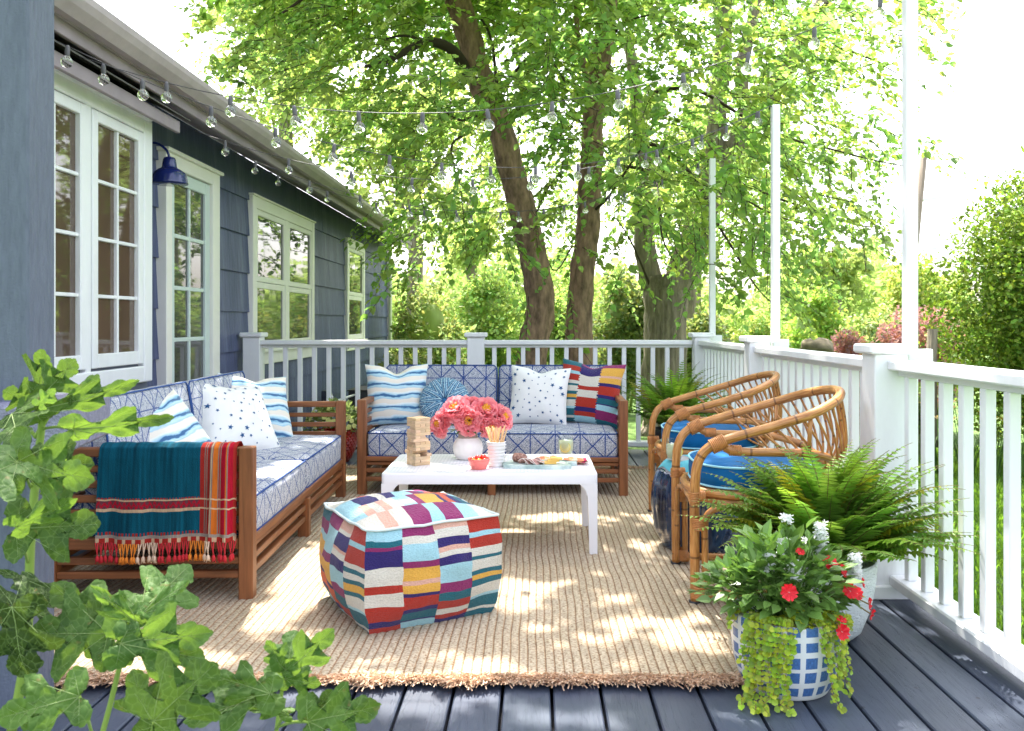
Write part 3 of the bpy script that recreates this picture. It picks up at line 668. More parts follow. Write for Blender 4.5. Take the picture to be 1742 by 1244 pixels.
# near-left sofa: local +x runs away from the camera along the wall, its front (local -y) faces right
dv=Vector((-1.119+1.058,5.22-3.265)); angL=math.atan2(dv.y,dv.x)
sofaL=make_sofa(1.955,'wooden slat sofa along the house wall with a teal throw on its arm',(-1.058,3.265,0),angL)
sofaB=make_sofa(1.665,'wooden slat sofa in front of the back railing facing the camera',(-1.06,5.25,0),math.radians(-1.6))
for s_ in (sofaL,sofaB): pass

# ------------------------------------------------------------------ pillows
def pillow(name,label,cat,mat,w,t,M,colf=None,mats=None,chop=0.0,stars=0,group=None,n=28,seed=0):
    def sh(u,v,side,push=0.0):
        a=2*u-1; b=2*v-1
        pin=.09
        x=a*w/2*(1-pin*(1-b*b)); z=b*w/2*(1-pin*(1-a*a))
        th=t/2*(max(0,(1-abs(a)**2.6)*(1-abs(b)**2.6))**.55)
        if chop>0: z-=chop*math.exp(-(a/.30)**2)*max(0,(b+.2)/1.2)**1.5
        th*=1+.10*noise.noise(Vector((a*2.2+seed,b*2.2,side)))
        return (x+.004*noise.noise(Vector((a*3,b*3,seed+9.))), -side*(th+push), z+w/2)
    m=MB()
    m.grid(lambda u,v: sh(u,v,1),n,n,colf=colf); m.grid(lambda u,v: sh(u,v,-1),n,n,colf=colf,flip=True)
    r=random.Random(seed+3)
    pts=[]
    for _ in range(stars*30):
        if len(pts)>=stars: break
        p=(r.uniform(.06,.94),r.uniform(.06,.94))
        if all((p[0]-q[0])**2+(p[1]-q[1])**2>.0105 for q in pts): pts.append(p)
    for (u,v) in pts:
        big=r.random(); s_=(.0065 if big<.4 else .011 if big<.82 else .017)/w; a0=r.uniform(0,2*PI)
        vs=[sh(u,v,1,.0022)]
        for k in range(10):
            q=s_*(1 if k%2==0 else .42); a=a0+k*PI/5; vs.append(sh(min(1,max(0,u+q*math.sin(a))),min(1,max(0,v+q*math.cos(a))),1,.0022))
        m.add(vs,[(0,1+k,1+(k+1)%10) for k in range(10)],1)
    o=m.build(name,mats or mat,usecol=True); o.matrix_world=M; return tag(o,label,cat,group)
def TRS(loc,rx=0,ry=0,rz=0): return Matrix.Translation(loc)@Matrix.Rotation(rz,4,'Z')@Matrix.Rotation(rx,4,'X')@Matrix.Rotation(ry,4,'Y')
R=math.radians
CC=dict(lb=(.38,.66,.72),te=(.003,.13,.17),ma=(.27,.015,.12),nv=(.022,.010,.13),cr=(.74,.70,.59),rd=(.46,.025,.008),ye=(.80,.43,.06),pk=(.75,.42,.31),or_=(.65,.11,.03),gr=(.45,.52,.50))
KC=[ # (height weight, colour) from top to bottom, read off the pouf
 [(50,'lb'),(30,'te'),(20,'ma'),(100,'nv'),(100,'cr'),(45,'rd'),(65,'cr'),(90,'rd'),(35,'nv'),(40,'rd')],
 [(45,'ma'),(35,'cr'),(100,'lb'),(35,'ma'),(75,'ye'),(25,'pk'),(45,'ye'),(25,'nv'),(75,'rd'),(25,'nv'),(50,'te'),(10,'nv'),(50,'lb')],
 [(25,'pk'),(50,'cr'),(45,'nv'),(25,'pk'),(25,'cr'),(50,'nv'),(90,'lb'),(60,'ma'),(50,'te'),(60,'rd'),(35,'cr'),(25,'rd'),(35,'nv')],
 [(60,'rd'),(25,'lb'),(65,'rd'),(35,'cr'),(25,'te'),(55,'cr'),(25,'te'),(30,'ye'),(30,'te'),(60,'cr'),(20,'lb'),(70,'te'),(15,'cr'),(35,'te')]]
KL=[
 [(50,'te'),(60,'ma'),(30,'lb'),(60,'ye'),(20,'pk'),(60,'ye'),(25,'nv'),(60,'or_'),(25,'nv'),(30,'te'),(40,'lb')],
 [(50,'ma'),(110,'lb'),(40,'ma'),(100,'ye'),(20,'nv'),(70,'or_'),(30,'nv'),(30,'lb')],
 [(40,'pk'),(20,'cr'),(70,'nv'),(20,'pk'),(30,'cr'),(60,'nv'),(80,'lb'),(50,'ma'),(60,'te'),(80,'rd'),(20,'cr')],
 [(70,'rd'),(30,'lb'),(90,'rd'),(30,'cr'),(30,'te'),(40,'cr'),(20,'te'),(50,'ye'),(30,'te'),(60,'cr'),(20,'lb'),(80,'te'),(20,'cr'),(20,'te')]]
def kil(cols,u,v,zig=.012):
    """v from top 0 to bottom 1"""
    n=len(cols); u=min(.9999,max(0,u)); c=cols[int(min(n-1,max(0,u*n+ (zig*n*(.5-(int(v*64)%2))))))]
    tot=sum(h for h,_ in c); a=v*tot
    for h,k in c:
        a-=h
        if a<0: return CC[k]
    return CC[c[-1][1]]
# on the back sofa
pillow('throw_pillow','square cream and blue striped pillow at the left end of the back sofa','pillow',STRIPE,.415,.17,TRS((-.86,5.56,.400),R(-14),0,R(10)),chop=.05,seed=1)
pillow('throw_pillow','white pillow printed with small blue stars on the back sofa','pillow',None,.40,.16,TRS((.05,5.58,.400),R(-16),R(3),R(-6)),mats=[STARF,STARB],chop=.03,stars=46,seed=2)
pillow('throw_pillow','multicolour woven kilim pillow at the right end of the back sofa','pillow',KILIM,.435,.16,TRS((.37,5.62,.398),R(-15),R(5),R(-16)),colf=lambda u,v: kil([KL[0][:1]+KC[3],KC[0][2:]+[(50,'lb')],KC[1][3:]+[(70,'ma'),(40,'te')]],u,1-v),chop=.03,seed=3,n=56)
# round blue pillow
def round_pillow():
    m=MB(); R0=.165; T=.065
    def colf(u,v):
        a=(u*12)%1; seg=int(u*12)%2; r=v
        s=abs(a-.5)*2
        k=int(r*math.sin(.10+.5*(1-s))*17+(2 if seg else 0))%4
        return [(.01,.055,.14),(.16,.34,.46),(.02,.10,.22),(.38,.54,.60)][k]
    def sh(side):
        def f(u,v):
            a=u*2*PI; r=R0*v; z=T*(max(0,1-v**2.4))**.5*(1-.55*math.exp(-(v/.16)**2)); z*=1+.05*math.cos(12*a)*min(1,v*2)
            return (r*math.cos(a),-side*z,r*math.sin(a)+R0)
        return f
    m.grid(sh(1),216,54,colf=colf,flip=False); m.grid(sh(-1),96,12,colf=colf,flip=True)
    bm=MB(); bm.lathe([(0,.012),(.010,.010),(.016,.004),(.016,0)],16,M=Matrix.Translation((0,-.032,R0))@Matrix.Rotation(R(90),4,'X'))
    o=m.build('round_pillow',simple('blue_velvet',(1,1,1),.8,attr=True,sheen=.3),usecol=True); o.matrix_world=TRS((-.545,5.50,.405),R(-20),0,R(4))
    bm.build('button',simple('blue_button',(.03,.16,.33),.7),o); return tag(o,'round tufted blue striped pillow with a centre button on the back sofa','pillow')
round_pillow()
# on the left sofa (its own frame)
ML=Matrix.Translation((-1.058,3.265,0))@Matrix.Rotation(angL,4,'Z')
def onL(x,y,z,rx,ry,rz): return ML@TRS((x,y,z),rx,ry,rz)
pillow('throw_pillow','striped pillow on the left sofa nearest the throw, folded over sideways','pillow',STRIPE,.44,.17,onL(.57,.42,.375,R(-34),R(-12),R(-26)),chop=.03,seed=4)
pillow('throw_pillow','white star pillow in front of a striped one on the left sofa','pillow',None,.455,.17,onL(1.15,.36,.385,R(-36),R(8),R(-34)),mats=[STARF,STARB],chop=.02,stars=46,seed=5)
pillow('throw_pillow','striped pillow at the far end of the left sofa behind the star pillow','pillow',STRIPE,.43,.16,onL(1.62,.42,.385,R(-26),R(6),R(-46)),chop=.03,seed=6)

# ------------------------------------------------------------------ throw over the near arm
def throw():
    x0,x1=-1.635,-1.115; yF=3.262; W=x1-x0
    path=[(yF+.085,.40),(yF+.082,.50),(yF+.075,.585),(yF+.045,.614),(yF+.010,.614),(yF-.012,.60),(yF-.018,.56),(yF-.022,.24)]
    # resample by length
    P_=[Vector(p) for p in path]; Ls=[0]
    for a,b in zip(P_,P_[1:]): Ls.append(Ls[-1]+(b-a).length)
    T=Ls[-1]
    def at(s):
        s*=T
        for i in range(len(Ls)-1):
            if s<=Ls[i+1]+1e-9:
                k=(s-Ls[i])/(Ls[i+1]-Ls[i]); return P_[i].lerp(P_[i+1],k)
        return P_[-1]
    ft=Ls[5]/T
    def pos(u,v):
        p=at(v); fr=max(0,(v-ft)/(1-ft))
        x=x0+W*u-.012*fr*(1-u)+.0*fr; wv=math.sin(u*21+1.2+v*1.5)*.007+math.sin(u*47)*.0015+ .006*noise.noise(Vector((u*9,v*2,0)))
        if u>.80: wv+=.012*math.sin((u-.8)*60)
        k=.35+.65*fr
        return (x, p.x-wv*k-(.010 if u>.82 else 0)*fr, p.y+(.0 if fr<=0 else -.012*fr*math.sin(u*6)*.5)+abs(wv)*.3)
    teal=(.003,.095,.15); red=(.42,.03,.022); org=(.60,.15,.02); gry=(.26,.19,.16); crm=(.66,.45,.28); crim=(.48,.010,.03)
    def colf(u,v):
        f=(v-ft)/(1-ft)
        if f>.945: return (crm if int(u*46)%3==0 else red)
        if f>.925: return (.35,.30,.25)
        if .885<f<=.925 and u<.74: return red if int(u*80)%2 else teal
        if u>.74:
            if .54<f<.555 or .645<f<.66: return crm
            t=(u-.74)/.26
            for e,c in ((.10,red),(.14,gry),(.17,red),(.19,gry),(.28,red),(.31,gry),(.34,crm),(.37,gry),(.50,org),(.53,gry),(.56,red),(.60,gry),(.72,crim),(.76,org),(.79,gry),(.90,crim),(1.1,red)):
                if t<e: return c
        if .52<f<.68:
            if f<.545 or f>.665: return red if int(u*90)%2 else teal
            if f<.56 or f>.645: return crm
            z=abs(((u*28)%1)-.5)*2; return crim if abs((f-.575)/.055-z)<.35 else (.16,.045,.06)
        w=.85+.5*noise.noise(Vector((u*60,v*1.5,0))); return (teal[0]*w,teal[1]*w,teal[2]*w)
    m=MB(); m.grid(pos,130,110,colf=colf)
    m.grid(lambda u,v: tuple(Vector(pos(u,v))+Vector((0,.006,0)) if v>ft+.03 else Vector(pos(u,v))+Vector((0,-.0,-.005))),60,50,colf=colf,flip=True)
    o=m.build('throw_blanket',THROW,usecol=True); tag(o,'teal wool throw with red and orange stripes hanging over the sofa arm','blanket')
    cols={'r':simple('red_tassel',(.55,.02,.03),.9),'o':simple('orange_tassel',(.75,.22,.02),.9),'c':simple('cream_tassel',(.72,.52,.36),.9)}
    seq='rrrrrrooooocccccrrrrrrrrooooccrrrrrr'
    for i,k in enumerate(seq):
        u=.01+.98*i/(len(seq)-1); p=Vector(pos(u,1.0)); j=random.uniform(-.008,.008)
        t=MB(); t.tube([p+Vector((-.005,0,.002)),p+Vector((-.001+j*.5,-.003,-.03)),p+Vector((j,-.004,-.045))],.0022,5); t.tube([p+Vector((.005,0,.002)),p+Vector((.001+j*.5,-.003,-.03)),p+Vector((j,-.004,-.045))],.0022,5)
        c0=p+Vector((j,-.004,-.046)); t.tube([c0,c0+Vector((0,-.001,-.006)),c0+Vector((0,-.001,-.016)),c0+Vector((0,0,-.022))],[.003,.0065,.008,.006],6,jit=.3)
        for q in range(6):
            a=random.random()*6.28; t.tube([c0+Vector((0,0,-.012)),c0+Vector((.008*math.cos(a),.006*math.sin(a),-.024-random.random()*.006))],.0016,4)
        t.build('tassel',cols[k],o)
throw()

# ------------------------------------------------------------------ pouf
def pouf():
    w=.535; hgt=.352; ang=math.radians(29.5); cx,cy=-.455,3.215
    def sh(p):
        x,y,z=p; r=.0
        bul=.050*(1-abs(z)**2.2); a=w/2*.93
        X=x*a; Y=y*a
        if abs(x)>=.999: X=(a+bul*(1-y*y*.75))*(1 if x>0 else -1); 
        else: X=x*(a+bul*(1-y*y*.75)) if abs(y)>=.999 else x*(a+bul*.4*(1-abs(z)))
        if abs(y)>=.999: Y=(a+bul*(1-x*x*.75))*(1 if y>0 else -1)
        else: Y=y*(a+bul*(1-x*x*.75)) if abs(x)>=.999 else y*(a+bul*.4*(1-abs(z)))
        Z=(z+1)/2*hgt
        if z>=.999: Z+=.062*((1-x*x)*(1-y*y))**.6
        # tuck the bottom, tilt slightly, wrinkle
        if z<0: k=1-.06*(-z)**2.5; X*=k; Y*=k
        q=Vector((X,Y,Z)); q+=noise.noise_vector(Vector((x*2.2,y*2.2,z*2.2)))*.009+noise.noise_vector(Vector((x*6,y*6,z*5)))*.0025
        ex=max(abs(x),abs(y)); 
        if z>.8 and abs(x)>.9 and abs(y)>.9: q.z+=.004
        return (q.x,q.y,max(.016,q.z+.014))
    m=MB(); n=48; nv=64
    m.grid(lambda u,v: sh((2*u-1,-1,2*v-1)),n,nv,colf=lambda u,v:kil(KC,u,1-v))
    m.grid(lambda u,v: sh((-1,1-2*u,2*v-1)),n,nv,colf=lambda u,v:kil(KL,u,1-v))
    m.grid(lambda u,v: sh((1,2*u-1,2*v-1)),n,nv,colf=lambda u,v:kil([KC[2],KC[0],KC[3],KC[1]],u,1-v))
    m.grid(lambda u,v: sh((1-2*u,1,2*v-1)),n,nv,colf=lambda u,v:kil([KC[1],KC[3],KC[0],KC[2]],u,1-v))
    KT=[[(60,'cr'),(40,'pk'),(50,'cr'),(70,'ma'),(40,'lb'),(60,'ma'),(60,'lb'),(60,'cr')],
        [(60,'lb'),(40,'pk'),(30,'cr'),(40,'pk'),(60,'cr'),(70,'lb'),(35,'ma'),(90,'ye'),(20,'nv'),(40,'or_'),(20,'nv'),(50,'te'),(20,'nv'),(40,'lb')],
        [(60,'lb'),(60,'nv'),(30,'cr'),(40,'nv'),(60,'lb'),(50,'ma'),(30,'te'),(60,'or_'),(30,'lb'),(40,'cr')],
        [(80,'cr'),(30,'or_'),(60,'cr'),(30,'pk'),(70,'lb'),(40,'ma'),(60,'te'),(40,'pk')]]
    m.grid(lambda u,v: sh((2*u-1,2*v-1,1)),64,n,colf=lambda u,v:kil(KT,v,u))
    m.grid(lambda u,v: sh((1-2*u,2*v-1,-1)),8,8,colf=lambda u,v:CC['cr'])
    o=m.build('pouf',KILIM,usecol=True); o.matrix_world=Matrix.Translation((cx,cy,0))@Matrix.Rotation(ang,4,'Z')
    tag(o,'square woven pouf with multicolour stripe patchwork standing on the rug','pouf')
    pm=MB(); ring=[]
    for (ax,ay,bx,by) in ((-1,-1,1,-1),(1,-1,1,1),(1,1,-1,1),(-1,1,-1,-1)):
        for k in range(12):
            t=k/12; ring.append(Vector(sh((ax+(bx-ax)*t,ay+(by-ay)*t,.98)))+Vector((0,0,.008)))
    ring.append(ring[0]); pm.tube(ring,.0055,6); pm.build('piping',simple('cream_piping',(.62,.70,.68),.9),o)
pouf()
def thinglass():
    m,nt,b=newmat('thin_drinking_glass'); tr=N(nt,'ShaderNodeBsdfTransparent'); tr.inputs['Color'].default_value=(.95,.97,.96,1); gl=N(nt,'ShaderNodeBsdfGlossy'); gl.inputs['Roughness'].default_value=.03
    fr=N(nt,'ShaderNodeLayerWeight'); fr.inputs['Blend'].default_value=.12; mx=N(nt,'ShaderNodeMixShader'); L(nt,math_(nt,'MULTIPLY',fr.outputs['Facing'],.6),mx.inputs[0]); L(nt,tr.outputs[0],mx.inputs[1]); L(nt,gl.outputs[0],mx.inputs[2]); L(nt,mx.outputs[0],nt.nodes['Material Output'].inputs['Surface']); return m
# ------------------------------------------------------------------ coffee table
TX0,TX1,TY0,TY1,TZ=-.677,.314,3.90,4.475,.388
def table():
    t=thing('coffee_table','white resin coffee table with perforated top in the middle of the rug','table',((TX0+TX1)/2,(TY0+TY1)/2,0)); hx,hy=(TX1-TX0)/2,(TY1-TY0)/2
    def rr(hx,hy,r,n=6):
        out=[]
        for sx,sy,a0 in ((1,1,0),(-1,1,90),(-1,-1,180),(1,-1,270)):
            for k in range(n+1):
                a=R(a0+90*k/n); out.append((sx*(hx-r)+r*math.cos(a),sy*(hy-r)+r*math.sin(a)))
        return out
    m=MB(); lv=[(0,.048),(0,.007),(.002,.003),(.006,.0)]; base=[]
    rings=[rr(hx,hy,.022),rr(hx,hy,.022),rr(hx-.002,hy-.002,.02),rr(hx-.007,hy-.007,.018)]; zz=[TZ-.05,TZ-.007,TZ-.002,TZ]
    n=len(rings[0]); vs=[(x,y,z) for rg,z in zip(rings,zz) for x,y in rg]; fs=[(i*n+k,i*n+(k+1)%n,(i+1)*n+(k+1)%n,(i+1)*n+k) for i in range(3) for k in range(n)]
    m.add(vs,fs,0,True); m.add([(x,y,TZ) for x,y in rings[3]],[tuple(range(n))]); m.add([(x,y,TZ-.05) for x,y in rings[0]],[tuple(reversed(range(n)))])
    m.add([(x,y,TZ+.0015) for x,y in rr(hx-.03,hy-.03,.01)],[tuple(range(n))],1)
    m.build('table_top',[PLAST,PERF],t)
    for sx in (-1,1):
        for sy in (-1,1):
            m=MB(); prof=[]
            for z,wd in ((0,.036),(.20,.042),(.28,.046),(.310,.055),(.328,.070),(TZ-.048,.085)):
                wy=min(wd,.05); prof.append([(sx*hx-sx*.001,sy*hy-sy*.001),(sx*(hx-wd),sy*hy-sy*.001),(sx*(hx-wd),sy*(hy-wy)),(sx*hx-sx*.001,sy*(hy-wy))]); prof[-1].append(z)
            vs=[(x,y,p[4]) for p in prof for x,y in p[:4]]; fs=[(i*4+k,i*4+(k+1)%4,(i+1)*4+(k+1)%4,(i+1)*4+k) for i in range(len(prof)-1) for k in range(4)]
            if sx*sy<0: fs=[f[::-1] for f in fs]
            m.add(vs,fs+[(0,3,2,1) if sx*sy>0 else (0,1,2,3)]); m.build('leg',PLAST,t)
table()
def T(px,py): return G(px,py,TZ+.002)
# block tower
def blocks():
    b=T(712,790); r=thing('block_tower','leaning tower of pale wooden game blocks on the coffee table','game',(b.x,b.y,TZ+.002),R(38)); bl,bw_,bh=.084,.0278,.0143
    src=None; rnd=random.Random(4); z=0
    for lay in range(16):
        miss=[]
        if lay in (4,): miss=[0]
        if lay==3: miss=[1]
        if lay==9: miss=[0]
        if lay==12: miss=[2]
        for k in range(3):
            if k in miss: continue
            off=(k-1)*bw_; j=rnd.uniform(-.0015,.0015)+(rnd.choice([-.012,.010,0]) if lay in (3,4,8) else 0)
            m=MB(); t=rnd.uniform(.82,1.12); m.box(-bl/2,bl/2,-bw_/2+.0003,bw_/2-.0003,0,bh-.0004,c=.0012,ax=0,col=(t,t*rnd.uniform(.94,1),t*rnd.uniform(.85,1)))
            o=m.build('block',PINE,r,usecol=True); a=(lay%2)*PI/2+rnd.uniform(-.03,.03)
            o.rotation_euler=(0,0,a); o.location=(j*math.cos(a)-off*math.sin(a),j*math.sin(a)+off*math.cos(a),z)
        z+=bh
blocks()
# vase with peonies
vb=T(795,783); VP=Vector((vb.x,vb.y+.045,TZ+.002))
m=MB(); pr=[(.050,0),(.062,.004),(.074,.025),(.078,.048),(.074,.068),(.060,.084),(.050,.095),(.047,.110),(.047,.135),(.0475,.145),(.043,.145),(.042,.10),(.05,.06),(.0,.02)]
pr=[(r*.98,z*1.0) for r,z in pr]
m.lathe(pr,40,cols=None)
def vasemat():
    mt,nt,b=newmat('two_tone_ceramic'); b.inputs['Roughness'].default_value=.6; sp=N(nt,'ShaderNodeSeparateXYZ'); L(nt,coords(nt,'Object'),sp.inputs[0]); nz=N(nt,'ShaderNodeTexNoise'); nz.inputs['Scale'].default_value=40; L(nt,coords(nt,'Object'),nz.inputs['Vector'])
    f=math_(nt,'GREATER_THAN',math_(nt,'ADD',sp.outputs[2],math_(nt,'MULTIPLY',nz.outputs['Fac'],.006)),.094); c=mixc(nt,f,(.74,.73,.69),(.33,.29,.25)); L(nt,mixc(nt,.3,c,nz.outputs['Fac'],'SOFT_LIGHT'),b.inputs['Base Color']); return mt
o=m.build('vase',vasemat()); o.location=VP; o.scale=(1,1,1.18); tag(o,'white and taupe ceramic vase full of coral peonies on the coffee table','vase')
PET=simple('peony_petal',(1,1,1),.6,attr=True,transl=.45,sheen=.2); YEL=simple('flower_centre_yellow',(.85,.42,.03),.8); STEM=simple('green_stem',(.10,.20,.03),.6)
def peony(c,r,face,label,seed):
    rnd=random.Random(seed); fv=Vector(face).normalized(); q=Vector((0,0,1)).rotation_difference(fv).to_matrix().to_4x4()
    f=thing('peony',label,'flower',c,0,'coral peonies in the vase'); m=MB()
    for ring,(np_,ro,tilt,sz) in enumerate(((13,.30,92,1.0),(13,.27,78,.98),(12,.24,64,.92),(11,.19,50,.84),(9,.14,36,.66),(7,.1,26,.46))):
        for k in range(np_):
            a=2*PI*(k+.5*(ring%2))/np_+rnd.uniform(-.2,.2); tl=R(tilt+rnd.uniform(-15,15)); ln=r*sz*rnd.uniform(.95,1.12); wd=ln*rnd.uniform(.30,.46)
            light=rnd.uniform(0,.35); ca=np.array([.90,.10+.15*light,.19+.15*light]); cb=np.array([1.0,.36+.3*light,.40+.28*light])
            ph=rnd.uniform(0,6)
            def fn(u,v):
                x=(u-.5)*2; y=v; wfac=math.sin(min(1,y*1.05+.12)*PI*.62)**.8*(1-.25*max(0,y-.8)/.2*abs(x))
                X=x*wd*wfac; yy=y*ln*(1-.12*x*x*y); cup=.50*ln*(x*x)*.30+.35*ln*(y*y)*(.45)+.07*ln*math.sin(x*5+ph)*y*y*2.2
                # local: radial out = rd, up = z
                rad=r*.10*(1-ring*.15)+yy*math.sin(tl)-cup*math.cos(tl)*.9; up=yy*math.cos(tl)+cup*math.sin(tl)*.75-r*.1
                return (rad*math.cos(a)-X*math.sin(a),rad*math.sin(a)+X*math.cos(a),up)
            def cf(u,v): k=min(1,v*1.1+.3*abs(u-.5)); return tuple(ca*(1-k)+cb*k)
            m.grid(fn,5,5,colf=cf,M=q)
    m.build('petals',PET,f,usecol=True)
    s=MB()
    for k in range(46):
        a=rnd.uniform(0,6.28); rr=r*.32*rnd.random()**.5; p0=q@Vector((rr*.5*math.cos(a),rr*.5*math.sin(a),r*.1)); p1=q@Vector((rr*math.cos(a),rr*math.sin(a),r*(.44+.1*rnd.random()))); s.tube([p0,p1],[r*.012,r*.035],5)
    s.build('stamens',YEL,f)
    s=MB(); c0=Vector(c); s.tube(smoothpts([Vector((0,0,0)),-fv*r*.5,(VP+Vector((0,0,.15))-c0)*.8,(VP+Vector((.0,0,.04))-c0)]),.0032,6); s.build('stem',STEM,f)
    return f
PS=r_=.058
fl=[((775,697),-.02,(-.25,-.75,.75),.062,'coral peony at the top left of the bouquet'),((826,700),0,(.25,-.8,.7),.064,'coral peony at the top right of the bouquet, wide open with a big yellow centre'),
 ((750,722),0,(-.7,-.8,.15),.055,'coral peony at the far left of the bouquet'),((798,716),-.04,(0,-1,.15),.062,'coral peony at the lower middle front of the bouquet'),
 ((853,712),.02,(.8,-.6,.5),.058,'coral peony at the far right of the bouquet'),((834,727),-.02,(.4,-1,-.1),.05,'smaller coral peony low on the right of the bouquet, beside the breadsticks'),((800,688),.07,(0,.3,1),.055,'coral peony at the back top of the bouquet')]
for i,((px,py),dy,fc,r,lb) in enumerate(fl): peony(P(px,py,VP.y+dy),r*1.12,fc,lb,i)
def leafcluster(name,pts,mat,kind,cols,parent=None,label=None,cat=None,world=False,fold=.25):
    pos=np.array([p[0] for p in pts]); d=np.array([p[1] for p in pts]); nn=np.array([p[2] for p in pts]); sz=np.array([p[3] for p in pts])
    V,Fq=leaves(pos,d,nn,sz,kind,fold); c=np.array(cols) if cols is not None else np.ones((len(pts),3)); o=bigmesh(name,V,Fq,mat,parent,np.concatenate([c,c]),world)
    return tag(o,label,cat) if label else o
pl=[]
for k in range(14):
    a=k*2.4; p=VP+Vector((.05*math.cos(a),.05*math.sin(a),.15)); d=Vector((math.cos(a),math.sin(a),-.4+random.random()*.5)); pl.append((p,d,(0,0,1),.05+.02*random.random()))
lf=leafcluster('peony_leaves',pl,simple('peony_leaf',(.06,.14,.03),.4,attr=True,transl=.2),'narrow',[(1,1,1)]*14,label='dark green peony leaves hanging over the vase rim',cat='leaves')
# coral bowl and tomatoes
bc=T(814,800); bc=Vector((bc.x,bc.y+.035,TZ+.002))
m=MB(); m.lathe([(.032,0),(.036,.002),(.050,.040),(.053,.050),(.050,.050),(.046,.038),(.030,.008),(0,.008)],32); o=m.build('bowl',simple('coral_plastic',(.85,.20,.17),.4)); o.location=bc; tag(o,'small coral bowl of tomatoes on the front edge of the coffee table','bowl')
TOM=simple('tomato_red',(.62,.03,.012),.15,coat=.4); TOMO=simple('tomato_orange',(.80,.25,.02),.15,coat=.4)
tsp=[(-.025,-.022,.040,TOMO),(.002,-.030,.041,TOMO),(.028,-.018,.041,TOM),(-.030,.008,.041,TOM),(-.006,-.004,.052,TOM),(.020,.006,.055,TOM),(.0,.028,.042,TOMO),(.034,.014,.043,TOM)]
tl=['orange tomato at the front left of the coral bowl','orange tomato at the front middle of the coral bowl','red tomato at the front right of the coral bowl','red tomato at the left rim of the coral bowl','red tomato on top of the heap in the coral bowl, left one','red tomato on top of the heap in the coral bowl, right one','orange tomato at the back of the coral bowl','red tomato at the right rim of the coral bowl']
for (x,y,z,mt),lb in zip(tsp,tl):
    m=MB(); rr=.0145; m.lathe([(rr*math.sin(a)*(1+.02*math.cos(3*a)),-rr*math.cos(a)*.92-(.002 if k==0 else 0)) for k,a in enumerate([i*PI/10 for i in range(11)])],16); o=m.build('tomato',mt); o.location=bc+Vector((x,y,z)); tag(o,lb,'tomato','cherry tomatoes in the coral bowl')
# ribbed white cup with breadsticks
cc=T(844,795); cc=Vector((cc.x,cc.y+.035,TZ+.002))
m=MB(); pr=[(.036,0)]+[(.036+.010*(k/24)+.0035*math.sin(k*2*PI/3.4)*(1),.004+.112*k/24) for k in range(25)]+[(.043,.118),(.040,.112),(.032,.01),(0,.01)]
m.lathe(pr,36,fr=lambda r,z,a,i: r+.0012*math.sin(a*3+z*90)); o=m.build('cup',simple('white_stoneware',(.76,.74,.70),.55)); o.location=cc; tag(o,'ribbed white stoneware cup holding breadsticks on the coffee table','cup')
BR=simple('breadstick_crust',(.72,.45,.22),.8,var=.2,vscale=60)
for k in range(11):
    a=k*2.3; rr=.018*(.4+.6*((k*37)%10)/10); top=Vector((.055*((k-5)/5.5),.02*math.sin(a),.185+.02*math.sin(k*3.1))); m=MB(); b0=Vector((rr*.5*math.cos(a),rr*.5*math.sin(a),.012)); m.tube([b0,b0.lerp(top,.5),top],[.0042,.0046,.004],7,jit=.1); o=m.build('breadstick',BR); o.location=cc
    tag(o,['breadstick leaning left in the ribbed cup','breadstick standing near the middle of the ribbed cup','breadstick leaning right in the ribbed cup'][0 if k<4 else 1 if k<7 else 2],'breadstick','breadsticks in the white cup')
# serving board, food
BOARDM=simple('teal_marble_board',(.36,.60,.55),.3,var=.5,vscale=12,tint=(.72,.80,.74))
p=[T(858,793),T(880,801),T(968,797),T(978,789),T(993,783),T(900,778)]
def prism(m,pts,z0,z1,mi=0,bev=.004):
    n=len(pts); c=sum((Vector((q[0],q[1],0)) for q in pts),Vector())/n
    ins=[(q[0]+(c.x-q[0])*bev*8,q[1]+(c.y-q[1])*bev*8) for q in pts]
    vs=[(q[0],q[1],z0) for q in pts]+[(q[0],q[1],z1-bev*.5) for q in pts]+[(q[0],q[1],z1) for q in ins]
    fs=[(i,(i+1)%n,(i+1)%n+n,i+n) for i in range(n)]+[(i+n,(i+1)%n+n,(i+1)%n+2*n,i+2*n) for i in range(n)]+[tuple(range(2*n,3*n)),tuple(reversed(range(n)))]
    m.add(vs,fs,mi)
bA=T(862,792); bB=T(985,788)
m=MB(); prism(m,[(.03-.15,4.02),(.02+.14,3.985),(.02+.18,4.02),(.02+.165,4.07),(.23,4.10),(.235,4.18),(-.09,4.16),(-.13,4.09)],TZ+.002,TZ+.020); o=m.build('serving_board',BOARDM); tag(o,'teal marbled serving board with salami and cheese on the coffee table','board')
BZ=TZ+.021
m=MB(); m.lathe([(0,-.034),(.014,-.033),(.021,-.026),(.023,0),(.021,.026),(.014,.033),(0,.034)],18,M=Matrix.Rotation(R(90),4,'Y'),fr=lambda r,z,a,i:r*(1+.05*math.sin(a*3+z*80))); o=m.build('salami',simple('salami_skin',(.22,.05,.035),.8,var=.6,vscale=90,tint=(.55,.32,.24))); o.location=(-.045,4.085,BZ+.021); o.rotation_euler=(0,0,R(-25)); tag(o,'dark speckled salami end on the serving board','salami')
SAL=simple('salami_slice_meat',(.38,.05,.04),.7,var=.6,vscale=110,tint=(.80,.50,.42)); RIND=simple('slice_rind',(.75,.66,.58),.8)
